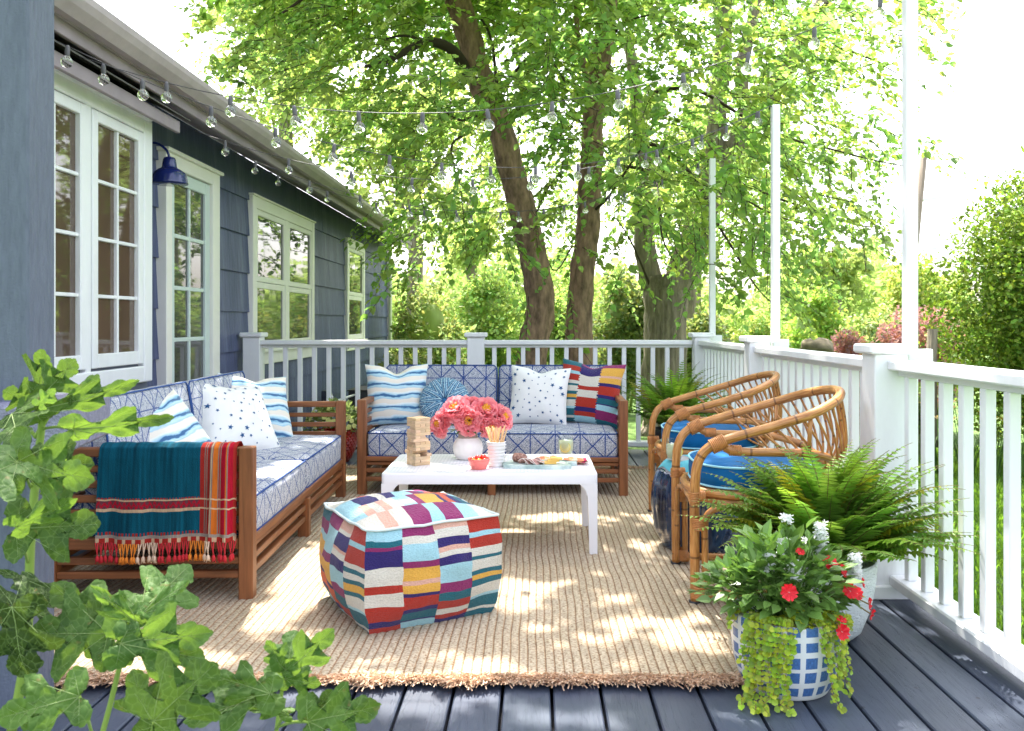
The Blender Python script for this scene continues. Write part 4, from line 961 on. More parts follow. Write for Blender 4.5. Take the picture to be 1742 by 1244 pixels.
for k in range(11):
    m=MB(); rr=.019; m.lathe([(0,.0),(rr,.0),(rr,.003),(rr-.003,.0032),(0,.0032)],16,mi=0); m.lathe([(rr+.0006,.0002),(rr+.0006,.0028)],16,mi=1); o=m.build('salami_slice',[SAL,RIND]); o.location=(-.03+.009*k+random.uniform(-.004,.004),4.035+random.uniform(-.012,.03),BZ+.008+.002*(k%3)); o.rotation_euler=(R(35+random.uniform(-20,20)),R(25+random.uniform(-25,25)),random.random()*3)
    tag(o,'thin overlapping red and white salami slice on the serving board','salami slice','salami slices on the serving board')
CH=simple('yellow_cheese',(.85,.52,.12),.5)
for k in range(12):
    m=MB(); m.box(-.028,.028,-.005,.005,0,.009,c=.001); o=m.build('cheese_stick',CH); o.location=(.115+.014*(k%3-1),4.03+.012*(k//3)+.003*(k%2),BZ+.0095*(k%3)); o.rotation_euler=(0,0,R(random.uniform(-14,10)))
    tag(o,'yellow cheese stick in the pile on the right half of the serving board','cheese','cheese sticks on the serving board')
# folded napkin
def napmat():
    mt,nt,b=newmat('striped_napkin'); b.inputs['Roughness'].default_value=.9; sp=N(nt,'ShaderNodeSeparateXYZ'); L(nt,coords(nt,'UV'),sp.inputs[0])
    c=ramp(nt,math_(nt,'FRACT',math_(nt,'MULTIPLY',sp.outputs[0],2.0)),[(0,(.80,.22,.10)),(.22,(.80,.45,.20)),(.4,(.75,.62,.45)),(.55,(.80,.30,.14)),(.8,(.55,.02,.10)),(.92,(.75,.68,.55))],'CONSTANT'); L(nt,c,b.inputs['Base Color']); return mt
NAP=napmat()
m=MB(); m.grid(lambda u,v:(.02+.26*u+.02*v,4.15+.14*v-.05*u,TZ+.004+.012*noise.noise(Vector((u*5,v*4,1)))+.012),24,12,uvf=lambda u,v:(u,v)); m.grid(lambda u,v:(.05+.24*u,4.16+.10*v-.05*u,TZ+.022+.008*noise.noise(Vector((u*5,v*4,7)))),20,10)
o=m.build('napkin',NAP); tag(o,'folded orange, cream and magenta striped napkin behind the serving board','napkin')
# lemonade glasses
LEM=simple('lemonade_liquid',(.80,.84,.52),.15,transl=.5); LEMS=simple('lemon_slice_flesh',(.88,.86,.42),.5,transl=.3); LEMR=simple('lemon_rind',(.85,.72,.08),.5)
THINGL=thinglass()
def drink(loc,label,rz=0,s=1.0):
    g=thing('lemonade_glass',label,'glass',loc,rz,'stemless glasses of lemonade'); 
    m=MB(); m.lathe([(.0,.0),(.024,.0),(.032,.006),(.0375,.03),(.039,.055),(.037,.085),(.0345,.100),(.0333,.100),(.0358,.085),(.0377,.055),(.036,.03),(.030,.009),(0,.006)],32); m.build('glass',THINGL,g)
    m=MB(); m.lathe([(0,.010),(.029,.010),(.0352,.031),(.0368,.055),(.0358,.076),(0,.077)],28); m.build('drink',LEM,g)
    m=MB(); m.lathe([(0,.0),(.023,.0),(.023,.004),(0,.004)],24,mi=0); m.lathe([(.0235,-.0005),(.026,-.0005),(.026,.0045),(.0235,.0045),(.0235,-.0005)],24,mi=1)
    o=m.build('lemon_slice',[LEMS,LEMR],g,loc=(-.004,-.030,.045)); o.rotation_euler=(R(80),0,R(-14)); 
    m=MB(); 
    for k in range(4): M=Matrix.Translation((.016*math.cos(k*1.7),.014*math.sin(k*1.7),.062+.008*(k%2)))@Matrix.Rotation(k,4,'X')@Matrix.Rotation(k*1.3,4,'Z'); m.box(-.009,.009,-.009,.009,-.009,.009,c=.003,M=M)
    m.build('ice',simple('ice_cube',(.85,.88,.85),.1),g)
g1=T(963,782); drink((g1.x,g1.y+.02,TZ+.020),'glass of lemonade with a lemon slice on the coffee table')

# ------------------------------------------------------------------ rattan chairs
def wrap(m,p,d,r,n=6,pitch=.0065):
    p=Vector(p); d=Vector(d).normalized()
    for k in range(n):
        c=p+d*(k-(n-1)/2)*pitch; m.tube([c-d*pitch*.5,c-d*pitch*.2,c+d*pitch*.2,c+d*pitch*.5],[r+.0015,r+.004,r+.004,r+.0015],12,mi=1,caps=False)
def chair(label,loc):
    c=thing('rattan_chair',label,'armchair',loc,0,'round-backed rattan armchairs'); hy=.262
    def mir(pts): return [Vector((x,-y,z)) for x,y,z in reversed([tuple(p) for p in pts])]
    near=[(-.30,-hy,0.012),(-.302,-hy,.25),(-.300,-hy,.46),(-.285,-hy,.545),(-.245,-hy-.003,.595),(-.17,-hy-.008,.628),(-.02,-hy-.014,.672),(.13,-hy+.0,.718),(.235,-.205,.758),(.295,-.105,.783),(.315,0,.790)]
    rim=smoothpts(near+mir(near[:-1]),7); m=MB(); m.tube(rim,.0185,12)
    m.build('rim_pole',RATTAN,c)
    for s in (-1,1):
        m=MB(); m.tube([(-.302,s*hy,.0),(-.302,s*hy,.014)],.022,14); m.build('foot_cap',BLACK,c); m=MB(); m.tube([(.20,s*.21,0),(.20,s*.21,.014)],.018,12); m.build('foot_cap',BLACK,c)
        m=MB(); m.tube(smoothpts([(-.300,s*hy*1.0,.036),(-.1,s*.255,.036),(.20,s*.21,.036)]),.016,10); m.build('runner',RATTAN,c)
        m=MB(); m.tube(smoothpts([(-.262,s*(hy-.004),.045),(-.262,s*(hy-.004),.20),(-.262,s*(hy-.004),.30),(-.245,s*(hy-.004),.345),(-.19,s*(hy-.002),.368),(-.06,s*.262,.372),(.08,s*.258,.385)]),.0135,10); m.build('front_leg_brace',RATTAN,c)
        m=MB(); m.tube([(.20,s*.21,.01),(.20,s*.205,.41)],.016,10); m.tube([(.165,s*.215,.03),(.165,s*.21,.40)],.012,8); m.build('rear_leg',RATTAN,c)
        m=MB(); m.tube(smoothpts([(-.302,s*(hy-.035),.03),(-.302,s*(hy-.038),.30),(-.300,s*(hy-.06),.352),(-.298,s*.12,.372),(-.298,s*.02,.376)]),.010,8); m.build('corner_brace',RATTAN,c)
    m=MB(); m.tube(smoothpts([(-.195,-hy-.004,.600),(-.15,-hy-.004,.580),(0,-hy+.0,.575),(.12,-.245,.570),(.22,-.19,.545),(.275,-.11,.50),(.285,0,.475),(.275,.11,.50),(.22,.19,.545),(.12,.245,.570),(0,hy,.575),(-.15,hy+.004,.580),(-.195,hy+.004,.600)],6),.0165,12); m.build('arm_rail',RATTAN,c)
    seat=[]
    for k in range(49):
        a=2*PI*k/48; ca,sa=math.cos(a),math.sin(a); e=2.6; rr=1/((abs(ca)**e+abs(sa)**e)**(1/e)); seat.append((-.035+.262*rr*ca,.262*rr*sa*(1-.10*max(0,ca)),.408))
    m=MB(); m.tube(seat,.0165,10,caps=False); m.tube([(x*.99,y*.99,z-.027) for x,y,z in seat],.011,8,caps=False)
    for k in range(9): y=-.2+.05*k; m.tube([(-.28,y,.412),(.2,y,.412)],.006,6)
    m.build('seat_frame',RATTAN,c)
    # canes fanning from the rim down to the back of the seat
    i0=int(len(rim)*.285); i1=len(rim)-1-i0; nC=25; m=MB()
    for k in range(nC):
        t=k/(nC-1); fi=i0+(i1-i0)*t; p=rim[int(fi)].lerp(rim[min(len(rim)-1,int(fi)+1)],fi-int(fi)); a=PI*(t-.5); e=Vector((.06+.165*math.cos(a*1.0),.235*math.sin(a)*-1*-1,.425))
        b=Vector((.262-.045*abs(2*t-1)**2,-.15+.30*t,.432)); mid=p.lerp(b,.5)+Vector((.045,0,-.045)); 
        m.tube(smoothpts([p,p.lerp(mid,.6)+Vector((.012,0,0)),mid+Vector((0,0,-.02)),b],4),.0051,7)
    m.build('back_canes',RATTAN,c)
    for s in (-1,1): m=MB(); m.tube([(.13,s*.247,.565),(.135,s*.255,.715)],.0085,8); m.build('arm_strut',RATTAN,c)
    for s in (-1,1):
        for a_ in (((-.283,s*hy,.048),(0,0,1),.031,7),((-.262,s*(hy-.002),.036),(1,0,0),.019,5),((-.283,s*hy,.305),(0,0,1),.030,7),((-.302,s*hy,.405),(0,0,1),.0195,6),((-.275,s*(hy-.004),.408),(1,0,0),.018,4),((-.215,s*(hy+.005),.607),(.9,0,.42),.025,9),((-.150,s*hy,.582),(1,0,-.04),.0175,7)):
            m=MB(); wrap(m,*a_); m.build('cane_binding',[RWRAP,RWRAP],c)
    # cushion
    z0,z1=.428,.512; pl=[]
    for k in range(64):
        a=2*PI*k/64; ca,sa=math.cos(a),math.sin(a); e=2.8 if ca<0 else 2.2; rr=1/((abs(ca)**e+abs(sa)**e)**(1/e)); pl.append((-.030+.245*rr*ca,.243*rr*sa))
    m=MB(); rings=[(.96,z0),(1.0,z0+.006),(1.012,(z0+z1)/2),(1.0,z1-.006),(.97,z1+.002),(.80,z1+.011),(.5,z1+.016),(.2,z1+.014),(0.02,z1+.010)]; n=64
    vs=[]; 
    for i,(sc,z) in enumerate(rings):
        for x,y in pl: vs.append((-.03+(x+.03)*sc,y*sc,z+(.004*noise.noise(Vector((x*8,y*8,i*.2))))))
    fs=[(i*n+k,i*n+(k+1)%n,(i+1)*n+(k+1)%n,(i+1)*n+k) for i in range(len(rings)-1) for k in range(n)]; fs.append(tuple(reversed(range(n))))
    m.add(vs,fs,0,True); cu=m.build('seat_cushion',BLUEC,c)
    m=MB()
    for z in (z0+.003,z1-.002): m.tube([(-.03+(x+.03)*1.005,y*1.005,z) for x,y in pl+[pl[0]]],.0045,7,caps=False)
    m.build('piping',LPIPE,cu); return c
ch1=chair('nearest rattan armchair, its blue seat partly hidden by the fern',(.938,3.482,.012)); ch1.rotation_euler=(0,0,R(-2))
ch2=dup(ch1,Vector((.985,4.52,.012)),R(-1),'farther rattan armchair, standing beyond the blue ceramic stool')
# ceramic stool
m=MB(); 
def gs(r,z,a,i): return r*(1+.028*abs(math.sin(a*11)) if .03<z<.37 else 1)
m.lathe([(.0,0),(.145,.0),(.155,.02),(.185,.10),(.200,.20),(.195,.29),(.175,.355),(.150,.385),(.12,.395),(0,.397)],132,fr=gs)
def stoolmat():
    mt,nt,b=newmat('dripped_blue_glaze'); b.inputs['Roughness'].default_value=.12; b.inputs['Coat Weight'].default_value=.6
    nz=N(nt,'ShaderNodeTexNoise'); nz.inputs['Scale'].default_value=1; nz.inputs['Detail'].default_value=7; L(nt,coords(nt,'Object',(16,16,2.2)),nz.inputs['Vector'])
    c=ramp(nt,nz.outputs['Fac'],[(.3,(.004,.008,.022)),(.5,(.01,.03,.075)),(.62,(.03,.075,.15)),(.70,(.015,.04,.09)),(.76,(.35,.32,.26))]); L(nt,c,b.inputs['Base Color']); return mt
o=m.build('ceramic_stool',stoolmat()); o.location=(.785,4.05,.012); tag(o,'dark blue glazed ceramic garden stool between the two rattan chairs','stool')
m=MB(); 
def towel(u,v,dz=0,s=1):
    a=u*2*PI; r=.175*v*s*(1+.05*math.sin(3*a)+.04*math.sin(5*a+1)); z=.415+dz-(max(0,r-.13)**1.2)*2.2+.004*noise.noise(Vector((r*30,a*2,dz*50)))
    return (r*math.cos(a),r*math.sin(a),z)
tm=simple('stool_towel',(1,1,1),.9,attr=True,bump=.3,bscale=300)
m.grid(lambda u,v:towel(u,v,-.010,1.0),40,10,colf=lambda u,v:(.35,.03,.03)); m.grid(lambda u,v:towel(u,v,-.003,.98),40,10,colf=lambda u,v:(.30,.30,.32)); m.grid(lambda u,v:towel(u,v,.004,.97),40,10,colf=lambda u,v:(.33,.33,.34) if .3<u<.62 and v<.85 else (.10,.42,.50))
o=m.build('folded_towel',tm,usecol=True); o.location=(.785,4.05,.012); tag(o,'folded teal, grey and red cloth on top of the blue stool','towel')
drink((.66+.02,4.0,.012+.420),'glass of lemonade on the cloth of the blue stool between the chairs',R(30))

# ------------------------------------------------------------------ potted plants
FERNM=simple('fern_green',(.15,.28,.04),.5,attr=True,transl=.45,tcol=(.37,.60,.07),spec=.35)
def fern(label,c,n,rad,hgt,seed,ylt=1.0,parts=True):
    rnd=random.Random(seed); f=thing('fern',label,'fern',c); pos=[];dd=[];nn=[];sz=[];cols=[]; st=MB()
    for k in range(n):
        a=rnd.uniform(0,2*PI); el=rnd.random()**.8; Ln=rad*rnd.uniform(.75,1.15)*(1.0 if el<.7 else .95); pts=[]; th=R(25+60*(1-el)**.8) # angle from vertical rises outward
        th=R(2+64*(el**1.15)); p=Vector((.05*math.cos(a)*el,.05*math.sin(a)*el,0)); az=a+rnd.uniform(-.3,.3); ns=27; step=Ln/ns; curl=R(rnd.uniform(38,75))*(1.15-.5*el)
        old=rnd.random()<.06; base=np.array([1,1,1])*rnd.uniform(.6,1.25)*np.array([rnd.uniform(.8,1.1),1,rnd.uniform(.6,1.1)]); 
        if old: base=np.array([1.5,.85,.4])
        for i in range(ns+1):
            t=i/ns; pts.append(p.copy()); ang=th+curl*t*t; d=Vector((math.sin(ang)*math.cos(az),math.sin(ang)*math.sin(az),math.cos(ang)))
            side=Vector((-math.sin(az),math.cos(az),0)); up=side.cross(d)*-1
            if i>1:
                w=.056*rad/.45*(math.sin(PI*min(1,.10+.92*t))**.75)*(1-.15*t)+.004
                for sgn in (-1,1):
                    for h_ in (0,):
                        q=p+d*step*h_; pos.append(q); dd.append(side*sgn*.95+d*.35+up*rnd.uniform(-.25,.15)); nn.append(up+side*rnd.uniform(-.2,.2)); sz.append(w*rnd.uniform(.9,1.1)); cols.append(base*rnd.uniform(.85,1.15))
            p=p+d*step
        st.tube(pts,[.0018*(1-.7*i/ns)+.0003 for i in range(ns+1)],4)
    V,Fq=leaves(np.array(pos),np.array(dd),np.array(nn),np.array(sz),'pinna',.15); cl=np.array(cols); 
    fo=bigmesh('fronds',V,Fq,FERNM,f,np.concatenate([cl,cl])); st.build('stems',simple('fern_stem',(.16,.12,.03),.7),f); return f
WP=Vector((1.035,2.97,0))
m=MB(); m.lathe([(0,0),(.095,0),(.115,.02),(.145,.10),(.160,.18),(.163,.215),(.158,.225),(.165,.232),(.165,.262),(.155,.262),(.15,.2),(.0,.19)],48,mi=0)
wp=simple('white_textured_pot',(.70,.76,.76),.5,bump=.9,bscale=70,bstretch=(1,1,2),bdist=.01); o=m.build('planter',wp); o.location=WP; tag(o,'pale textured round planter under the big fern, behind the checked pot','planter')
fern('big bright boston fern spilling over the nearest part of the right railing',WP+Vector((.0,-.01,.25)),230,.45,.4,11)
fern('fern behind the farther rattan chair in the railing corner',Vector((1.06,6.25,.30)),80,.52,.4,12)
m=MB(); m.lathe([(0,0),(.11,0),(.15,.24),(.16,.27),(.15,.27),(.14,.22),(0,.22)],28); o=m.build('planter',simple('dark_planter',(.03,.03,.035),.6)); o.location=(1.06,6.25,.03); tag(o,'dark planter under the fern behind the farther rattan chair','planter')
# checked pot
CPc=Vector((.765,2.545,0))
m=MB(); NS=96
prof=[(.118,0),(.128,.004),(.145,.035),(.155,.08),(.160,.13),(.161,.18),(.160,.215),(.157,.222),(.148,.222),(.146,.19),(.0,.185)]
def chk(u,v): return (1,1,1)
dense=[(0,0),(.115,0)]+[(.122+.04*(1-(1-k/40)**3.0)-.002*(k/40),.003+.215*k/40) for k in range(41)]+[(.157,.222),(.149,.222),(.146,.195),(0,.19)]
def chk2(u,v):
    i=v*(len(dense)-1); k=i-2
    if k<0 or k>40: return (.74,.76,.74)
    a=(u*20)%1; z=(k/40*215)
    row=(z-4)/45; b=row%1
    if .16<a<.84 and .16<b<.84 and row<4.7: 
        j=.8+.35*noise.noise(Vector((u*200,z*.3,0))); return (.075*j,.19*j,.46*j)
    return (.74,.76,.74)
m.lathe(dense,NS*2,cols=chk2); o=m.build('planter',simple('checked_glaze',(1,1,1),.3,attr=True,var=.06,vscale=30),usecol=True); o.location=CPc; tag(o,'white planter with blue painted squares at the front right of the deck','planter')
SOIL=simple('potting_soil',(.03,.02,.012),.95,bump=.8,bscale=80)
for c_,r_s,z_ in ((CPc,.146,.200),(WP,.152,.205)):
    pass
IMP=simple('impatiens_leaf',(.13,.25,.05),.38,attr=True,transl=.25,tcol=(.2,.36,.05))
RED=simple('red_petal',(.72,.004,.018),.5,transl=.3,tcol=(.9,.02,.03)); WHP=simple('white_petal',(.82,.84,.80),.6,transl=.3); PINKB=simple('pink_bud',(.7,.35,.33),.6)
def clump(c,rx,ry,rz,n,s0,s1,rnd,low=-.1):
    pos=[];d=[];nn=[];sz=[];cl=[]
    for _ in range(n):
        v=Vector((rnd.gauss(0,1),rnd.gauss(0,1),rnd.gauss(0,1))).normalized(); 
        if v.z<low: v.z=-v.z
        k=rnd.uniform(.55,1.0); k*=1+.25*noise.noise(v*2.5+Vector((c.x,0,0))); p=c+Vector((v.x*rx*k,v.y*ry*k,v.z*rz*k)); pos.append(p); o_=v+Vector((rnd.uniform(-.6,.6),rnd.uniform(-.6,.6),rnd.uniform(-.5,.3))); d.append(o_); nn.append(Vector((0,0,1))+v*.6+Vector((rnd.uniform(-.4,.4),rnd.uniform(-.4,.4),0))); sz.append(rnd.uniform(s0,s1)); q=rnd.uniform(.6,1.25); cl.append((q,q,q))
    return pos,d,nn,sz,cl
def plantmesh(name,mat,kind,data,parent,fold=.25):
    pos,d,nn,sz,cl=data; V,Fq=leaves(np.array(pos),np.array(d),np.array(nn),np.array(sz),kind,fold); c=np.array(cl); return bigmesh(name,V,Fq,mat,parent,np.concatenate([c,c]),world=True)
rnd=random.Random(21)
im=thing('impatiens','bushy green impatiens with scarlet flowers filling the checked planter','plant',CPc+Vector((0,0,.2)))
dat=clump(CPc+Vector((.0,.02,.245)),.20,.17,.20,540,.030,.062,rnd,low=.0); d2=clump(CPc+Vector((-.10,.03,.25)),.16,.14,.13,260,.028,.05,rnd,low=.0); dat=tuple(a+b for a,b in zip(dat,d2)); plantmesh('foliage',IMP,'ovate',dat,im)
st=MB()
for p in dat[0][::6]: b=CPc+Vector(((p.x-CPc.x)*.3,(p.y-CPc.y)*.3,.19)); st.tube([b,b.lerp(p,.5)+Vector((0,0,.02)),p],.0018,4)
st.build('stems',STEM,im,world=True)
def redflower(px,py,D,s,face,parent):
    c=P(px,py,D); q=Vector((0,0,1)).rotation_difference(Vector(face).normalized()).to_matrix().to_4x4(); m=MB()
    for k in range(5):
        a=2*PI*k/5+.3; 
        def fn(u,v):
            x=(u-.5)*2; w=s*.46*math.sin(min(1,v*.92+.06)*PI*.58)**1.3; rr=s*v*(1-.12*x*x*v-.16*(1-abs(x))*v*v); return (rr*math.cos(a)-x*w*math.sin(a),rr*math.sin(a)+x*w*math.cos(a),.12*s*v*v*2+.16*s*math.sin(x*4+k*1.3)*v+.10*s*(k%2))
        m.grid(fn,4,4,M=Matrix.Translation(c)@q)
    m.lathe([(0,.02*s),(.12*s,.05*s),(0,.15*s)],8,M=Matrix.Translation(c)@q,mi=1)
    return m.build('flower',[RED,PINKB],parent,world=True)
for px,py,D,s,fc in ((1411,960,2.50,.026,(.0,-.7,.8)),(1432,972,2.52,.022,(.6,-.5,.4)),(1342,1008,2.36,.025,(-.1,-1,.3)),(1446,1006,2.44,.024,(0,-1,.5)),(1458,1010,2.46,.020,(.5,-1,.3)),(1478,1028,2.50,.020,(.9,-.5,.1)),(1482,1045,2.50,.018,(.8,-.6,-.3)),(1432,1075,2.38,.024,(.3,-1,.2)),(1467,992,2.50,.016,(.9,-.4,.2)),(1361,940,2.50,.015,(0,-.5,.8)),(1432,1056,2.40,.016,(.1,-.4,1))): redflower(px,py,D,s,fc,im)
st=MB()
for px,py,D in ((1478,1028,2.50),(1482,1045,2.50),(1432,1075,2.38),(1467,992,2.5),(1446,1006,2.44)):
    e=P(px,py,D); b=CPc+Vector((.08,0,.22)); st.tube(smoothpts([b,b.lerp(e,.5)+Vector((0,0,.04)),e],5),.0022,5)
st.build('flower_stalks',simple('reddish_stem',(.20,.16,.05),.6),im,world=True)
# white angelonia spikes
an=thing('angelonia','upright plants with white flower spikes among the red impatiens','plant',CPc+Vector((0,.02,.2)))
an_l=[[],[],[],[],[]]
for px,py,D,h_ in ((1396,905,2.58,.09),(1332,925,2.55,.04),(1308,950,2.52,.05),(1352,965,2.48,.05),(1455,955,2.55,.07),(1338,880,2.6,.02),(1375,925,2.62,.05)):
    top=P(px,py,D)+Vector((0,0,h_*.3)); b=Vector((CPc.x+(top.x-CPc.x)*.4,CPc.y+.02,.2)); s=MB(); pts=smoothpts([b,b.lerp(top,.6)+Vector((0,0,.02)),top]); s.tube(pts,.0022,5)
    for k in range(26):
        t=k/26; p=b.lerp(top,.15+.8*t); a=k*2.4; an_l[0].append(p); an_l[1].append(Vector((math.cos(a),math.sin(a),.7))); an_l[2].append(Vector((0,0,1))); an_l[3].append(.055*(1-.5*t)); an_l[4].append((.9,1.1,.9))
    sp_=s.build('stem',STEM,an,world=True); fm=[[],[],[],[],[]]
    for k in range(int(h_*700)):
        a=k*2.4; t=k/(h_*700); p=top+Vector((.013*math.cos(a),.013*math.sin(a),-h_*t+rnd.uniform(-.003,.003)))
        for j in range(4):
            fm[0].append(p); fm[1].append(Vector((math.cos(a+j*1.5),math.sin(a+j*1.5),rnd.uniform(-.5,.5)))); fm[2].append(Vector((math.cos(a),math.sin(a),.2))); fm[3].append(rnd.uniform(.009,.014)); fm[4].append((1,1,1))
    if fm[0]: plantmesh('flower_spike',WHP,'round',fm,an)
plantmesh('leaves',IMP,'narrow',an_l,an)
# creeping jenny
JEN=simple('creeping_jenny_leaf',(.44,.50,.035),.45,attr=True,transl=.4,tcol=(.62,.68,.05))
cj=thing('creeping_jenny','chartreuse creeping jenny trailing down the front of the checked planter','plant',CPc+Vector((0,-.15,.2))); J=[[],[],[],[],[]]; st=MB()
def strand(a,ln,out=.0,seed=0,drift=0.0):
    r=random.Random(seed); rr=.150; p=CPc+Vector((rr*.75*math.cos(a),rr*.75*math.sin(a),.225)); pts=[p]; lx=0
    n=int(ln/.014); 
    for i in range(n):
        t=i*.014
        if t<.05: q=Vector(((.75+.35*t/.05)*rr*math.cos(a),(.75+.35*t/.05)*rr*math.sin(a),.228+.008*math.sin(t*60)))+Vector((CPc.x,CPc.y,0))
        else:
            z=.228-(t-.05); e=1.12+out*(t-.05)*2; q=Vector((CPc.x+rr*e*math.cos(a)+drift*(t-.05)+.006*math.sin(t*30+seed),CPc.y+rr*e*math.sin(a)-.01,z))
            if z<.012: q=Vector((q.x+drift*.3,q.y-(.012-z)*.9,.012+.004*r.random()))
        pts.append(q); dr=Vector((math.cos(a),math.sin(a),0)); sd=Vector((-math.sin(a),math.cos(a),0))
        for s_ in (-1,1):
            ph=(i%2)*.9; J[0].append(q); J[1].append(sd*s_*math.cos(ph)+dr*(.5+math.sin(ph)*.6)+Vector((0,0,r.uniform(-.3,.2)))); J[2].append(dr+Vector((0,0,.6))+sd*r.uniform(-.4,.4)); J[3].append(r.uniform(.010,.021)); q_=r.uniform(.55,1.25); J[4].append((q_*r.uniform(.62,1.05),q_,q_*r.uniform(.7,1.5)))
    st.tube(pts[::2],.0009,4)
k=0
for a in np.linspace(R(214),R(258),13): strand(a,.16+.16*abs(math.sin(k*1.9))+.03,.1,k,drift=-.08+.1*(k%3)/3); k+=1
for a in np.linspace(R(286),R(322),8): strand(a,.10+.22*abs(math.sin(k*1.7)),.12,k,drift=.03*(k%3)); k+=1
for a in (R(200),R(335),R(350),R(190)): strand(a,.10,.5,k,drift=-.3 if a<4 else .2); k+=1
mound=clump(CPc+Vector((.05,-.11,.222)),.10,.05,.035,200,.013,.020,rnd); J=[a+b for a,b in zip(J,mound)]
plantmesh('leaves',JEN,'round',J,cj); st.build('stems',simple('jenny_stem',(.25,.12,.05),.7),cj,world=True)
# red quilted planter with yellow petunias
RPc=Vector((-1.50,6.62,0))
m=MB(); 
m.lathe([(0,0),(.10,0),(.125,.03),(.155,.10),(.168,.17),(.165,.22),(.155,.245),(.145,.245),(.15,.2),(0,.2)],96,fr=lambda r,z,a,i: r)
rm,nt,b=newmat('red_quilted_ceramic'); b.inputs['Base Color'].default_value=(.42,.018,.008,1); b.inputs['Roughness'].default_value=.3
sp=N(nt,'ShaderNodeSeparateXYZ'); L(nt,coords(nt,'UV',(26,24,1)),sp.inputs[0]); a1=math_(nt,'PINGPONG',math_(nt,'ADD',sp.outputs[0],sp.outputs[1]),.5); a2=math_(nt,'PINGPONG',math_(nt,'SUBTRACT',sp.outputs[0],sp.outputs[1]),.5)
bp=N(nt,'ShaderNodeBump'); bp.inputs['Strength'].default_value=1; bp.inputs['Distance'].default_value=.03; L(nt,math_(nt,'MINIMUM',a1,a2),bp.inputs['Height']); L(nt,bp.outputs['Normal'],b.inputs['Normal'])
o=m.build('planter',rm); o.location=RPc; tag(o,'red quilted ceramic planter with yellow flowers beyond the left sofa','planter')
pe=thing('petunia','pale yellow petunias in the red planter','plant',RPc+Vector((0,0,.23))); plantmesh('foliage',LEAFD,'ovate',clump(RPc+Vector((0,0,.25)),.23,.2,.20,600,.03,.055,rnd),pe)
YP=simple('yellow_petal',(.80,.80,.25),.6,transl=.3)
src=None
for k in range(46):
    v=Vector((rnd.gauss(0,1),rnd.gauss(0,1)-.6,abs(rnd.gauss(0,1)))).normalized(); p=RPc+Vector((0,0,.25))+Vector((v.x*.24,v.y*.21,v.z*.21))
    if src is None:
        m=MB(); m.lathe([(.003,-.012),(.006,-.004),(.020,.004),(.019,.006),(.004,-.002),(0,-.004)],10,fr=lambda r,z,a,i:r*(1+.12*math.cos(5*a))); src=m.build('flower',YP,pe); o=src
    else: o=src.copy(); COL.objects.link(o); o.parent=pe
    o.location=p-pe.location; o.rotation_euler=Vector((0,0,1)).rotation_difference(v).to_euler()

# ------------------------------------------------------------------ foreground fig
FIGM=None
def figmat():
    m,nt,b=newmat('fig_leaf'); b.inputs['Roughness'].default_value=.55; b.inputs['Specular IOR Level'].default_value=.22
    at=N(nt,'ShaderNodeAttribute'); at.attribute_name='Col'; nz=N(nt,'ShaderNodeTexNoise'); nz.inputs['Scale'].default_value=26; nz.inputs['Detail'].default_value=6; L(nt,coords(nt,'Object'),nz.inputs['Vector'])
    c=mixc(nt,1.0,ramp(nt,nz.outputs['Fac'],[(.3,(.044,.094,.018)),(.7,(.078,.150,.032))]),at.outputs['Color'],'MULTIPLY'); n3=N(nt,'ShaderNodeTexNoise'); n3.inputs['Scale'].default_value=5; n3.inputs['Detail'].default_value=3; L(nt,coords(nt,'Object'),n3.inputs['Vector']); c=mixc(nt,1.0,c,ramp(nt,n3.outputs['Fac'],[(.32,(.62,.70,.75)),(.55,(1,1,1)),(.7,(1.35,1.25,1.0))]),'MULTIPLY')
    vo=N(nt,'ShaderNodeTexVoronoi'); vo.feature='DISTANCE_TO_EDGE'; vo.inputs['Scale'].default_value=70; L(nt,coords(nt,'Object'),vo.inputs['Vector'])
    c=mixc(nt,math_(nt,'MULTIPLY',math_(nt,'LESS_THAN',vo.outputs['Distance'],.05),.30),c,(.22,.32,.10)); sp2=N(nt,'ShaderNodeTexNoise'); sp2.inputs['Scale'].default_value=55; L(nt,coords(nt,'Object'),sp2.inputs['Vector']); c=mixc(nt,math_(nt,'MULTIPLY',math_(nt,'GREATER_THAN',sp2.outputs['Fac'],.70),.6),c,(.16,.12,.04)); L(nt,c,b.inputs['Base Color'])
    bp=N(nt,'ShaderNodeBump'); bp.inputs['Strength'].default_value=.5; bp.inputs['Distance'].default_value=.004; L(nt,math_(nt,'ADD',vo.outputs['Distance'],nz.outputs['Fac']),bp.inputs['Height']); L(nt,bp.outputs['Normal'],b.inputs['Normal'])
    tr=N(nt,'ShaderNodeBsdfTranslucent'); L(nt,mixc(nt,1.0,(.26,.40,.05),at.outputs['Color'],'MULTIPLY'),tr.inputs['Color']); mx=N(nt,'ShaderNodeMixShader'); mx.inputs[0].default_value=.24
    L(nt,b.outputs[0],mx.inputs[1]); L(nt,tr.outputs[0],mx.inputs[2]); L(nt,mx.outputs[0],nt.nodes['Material Output'].inputs['Surface']); return m
FIGM=figmat(); VEIN=simple('fig_vein',(.25,.36,.10),.5,transl=.3)
OUT=[(0,0),(.09,-.10),(.24,-.16),(.42,-.12),(.49,.0),(.40,.12),(.26,.17),(.165,.215),(.17,.28),(.30,.36),(.46,.45),(.56,.57),(.50,.68),(.36,.66),(.21,.56),(.115,.49),(.115,.58),(.19,.70),(.235,.84),(.14,.98),(0,1.06)]
fig=thing('fig_tree','broad-leaved green fig plant filling the lower left foreground','fig tree',(-1.1,1.9,0)); FM=MB(); VM=MB(); SM=MB()
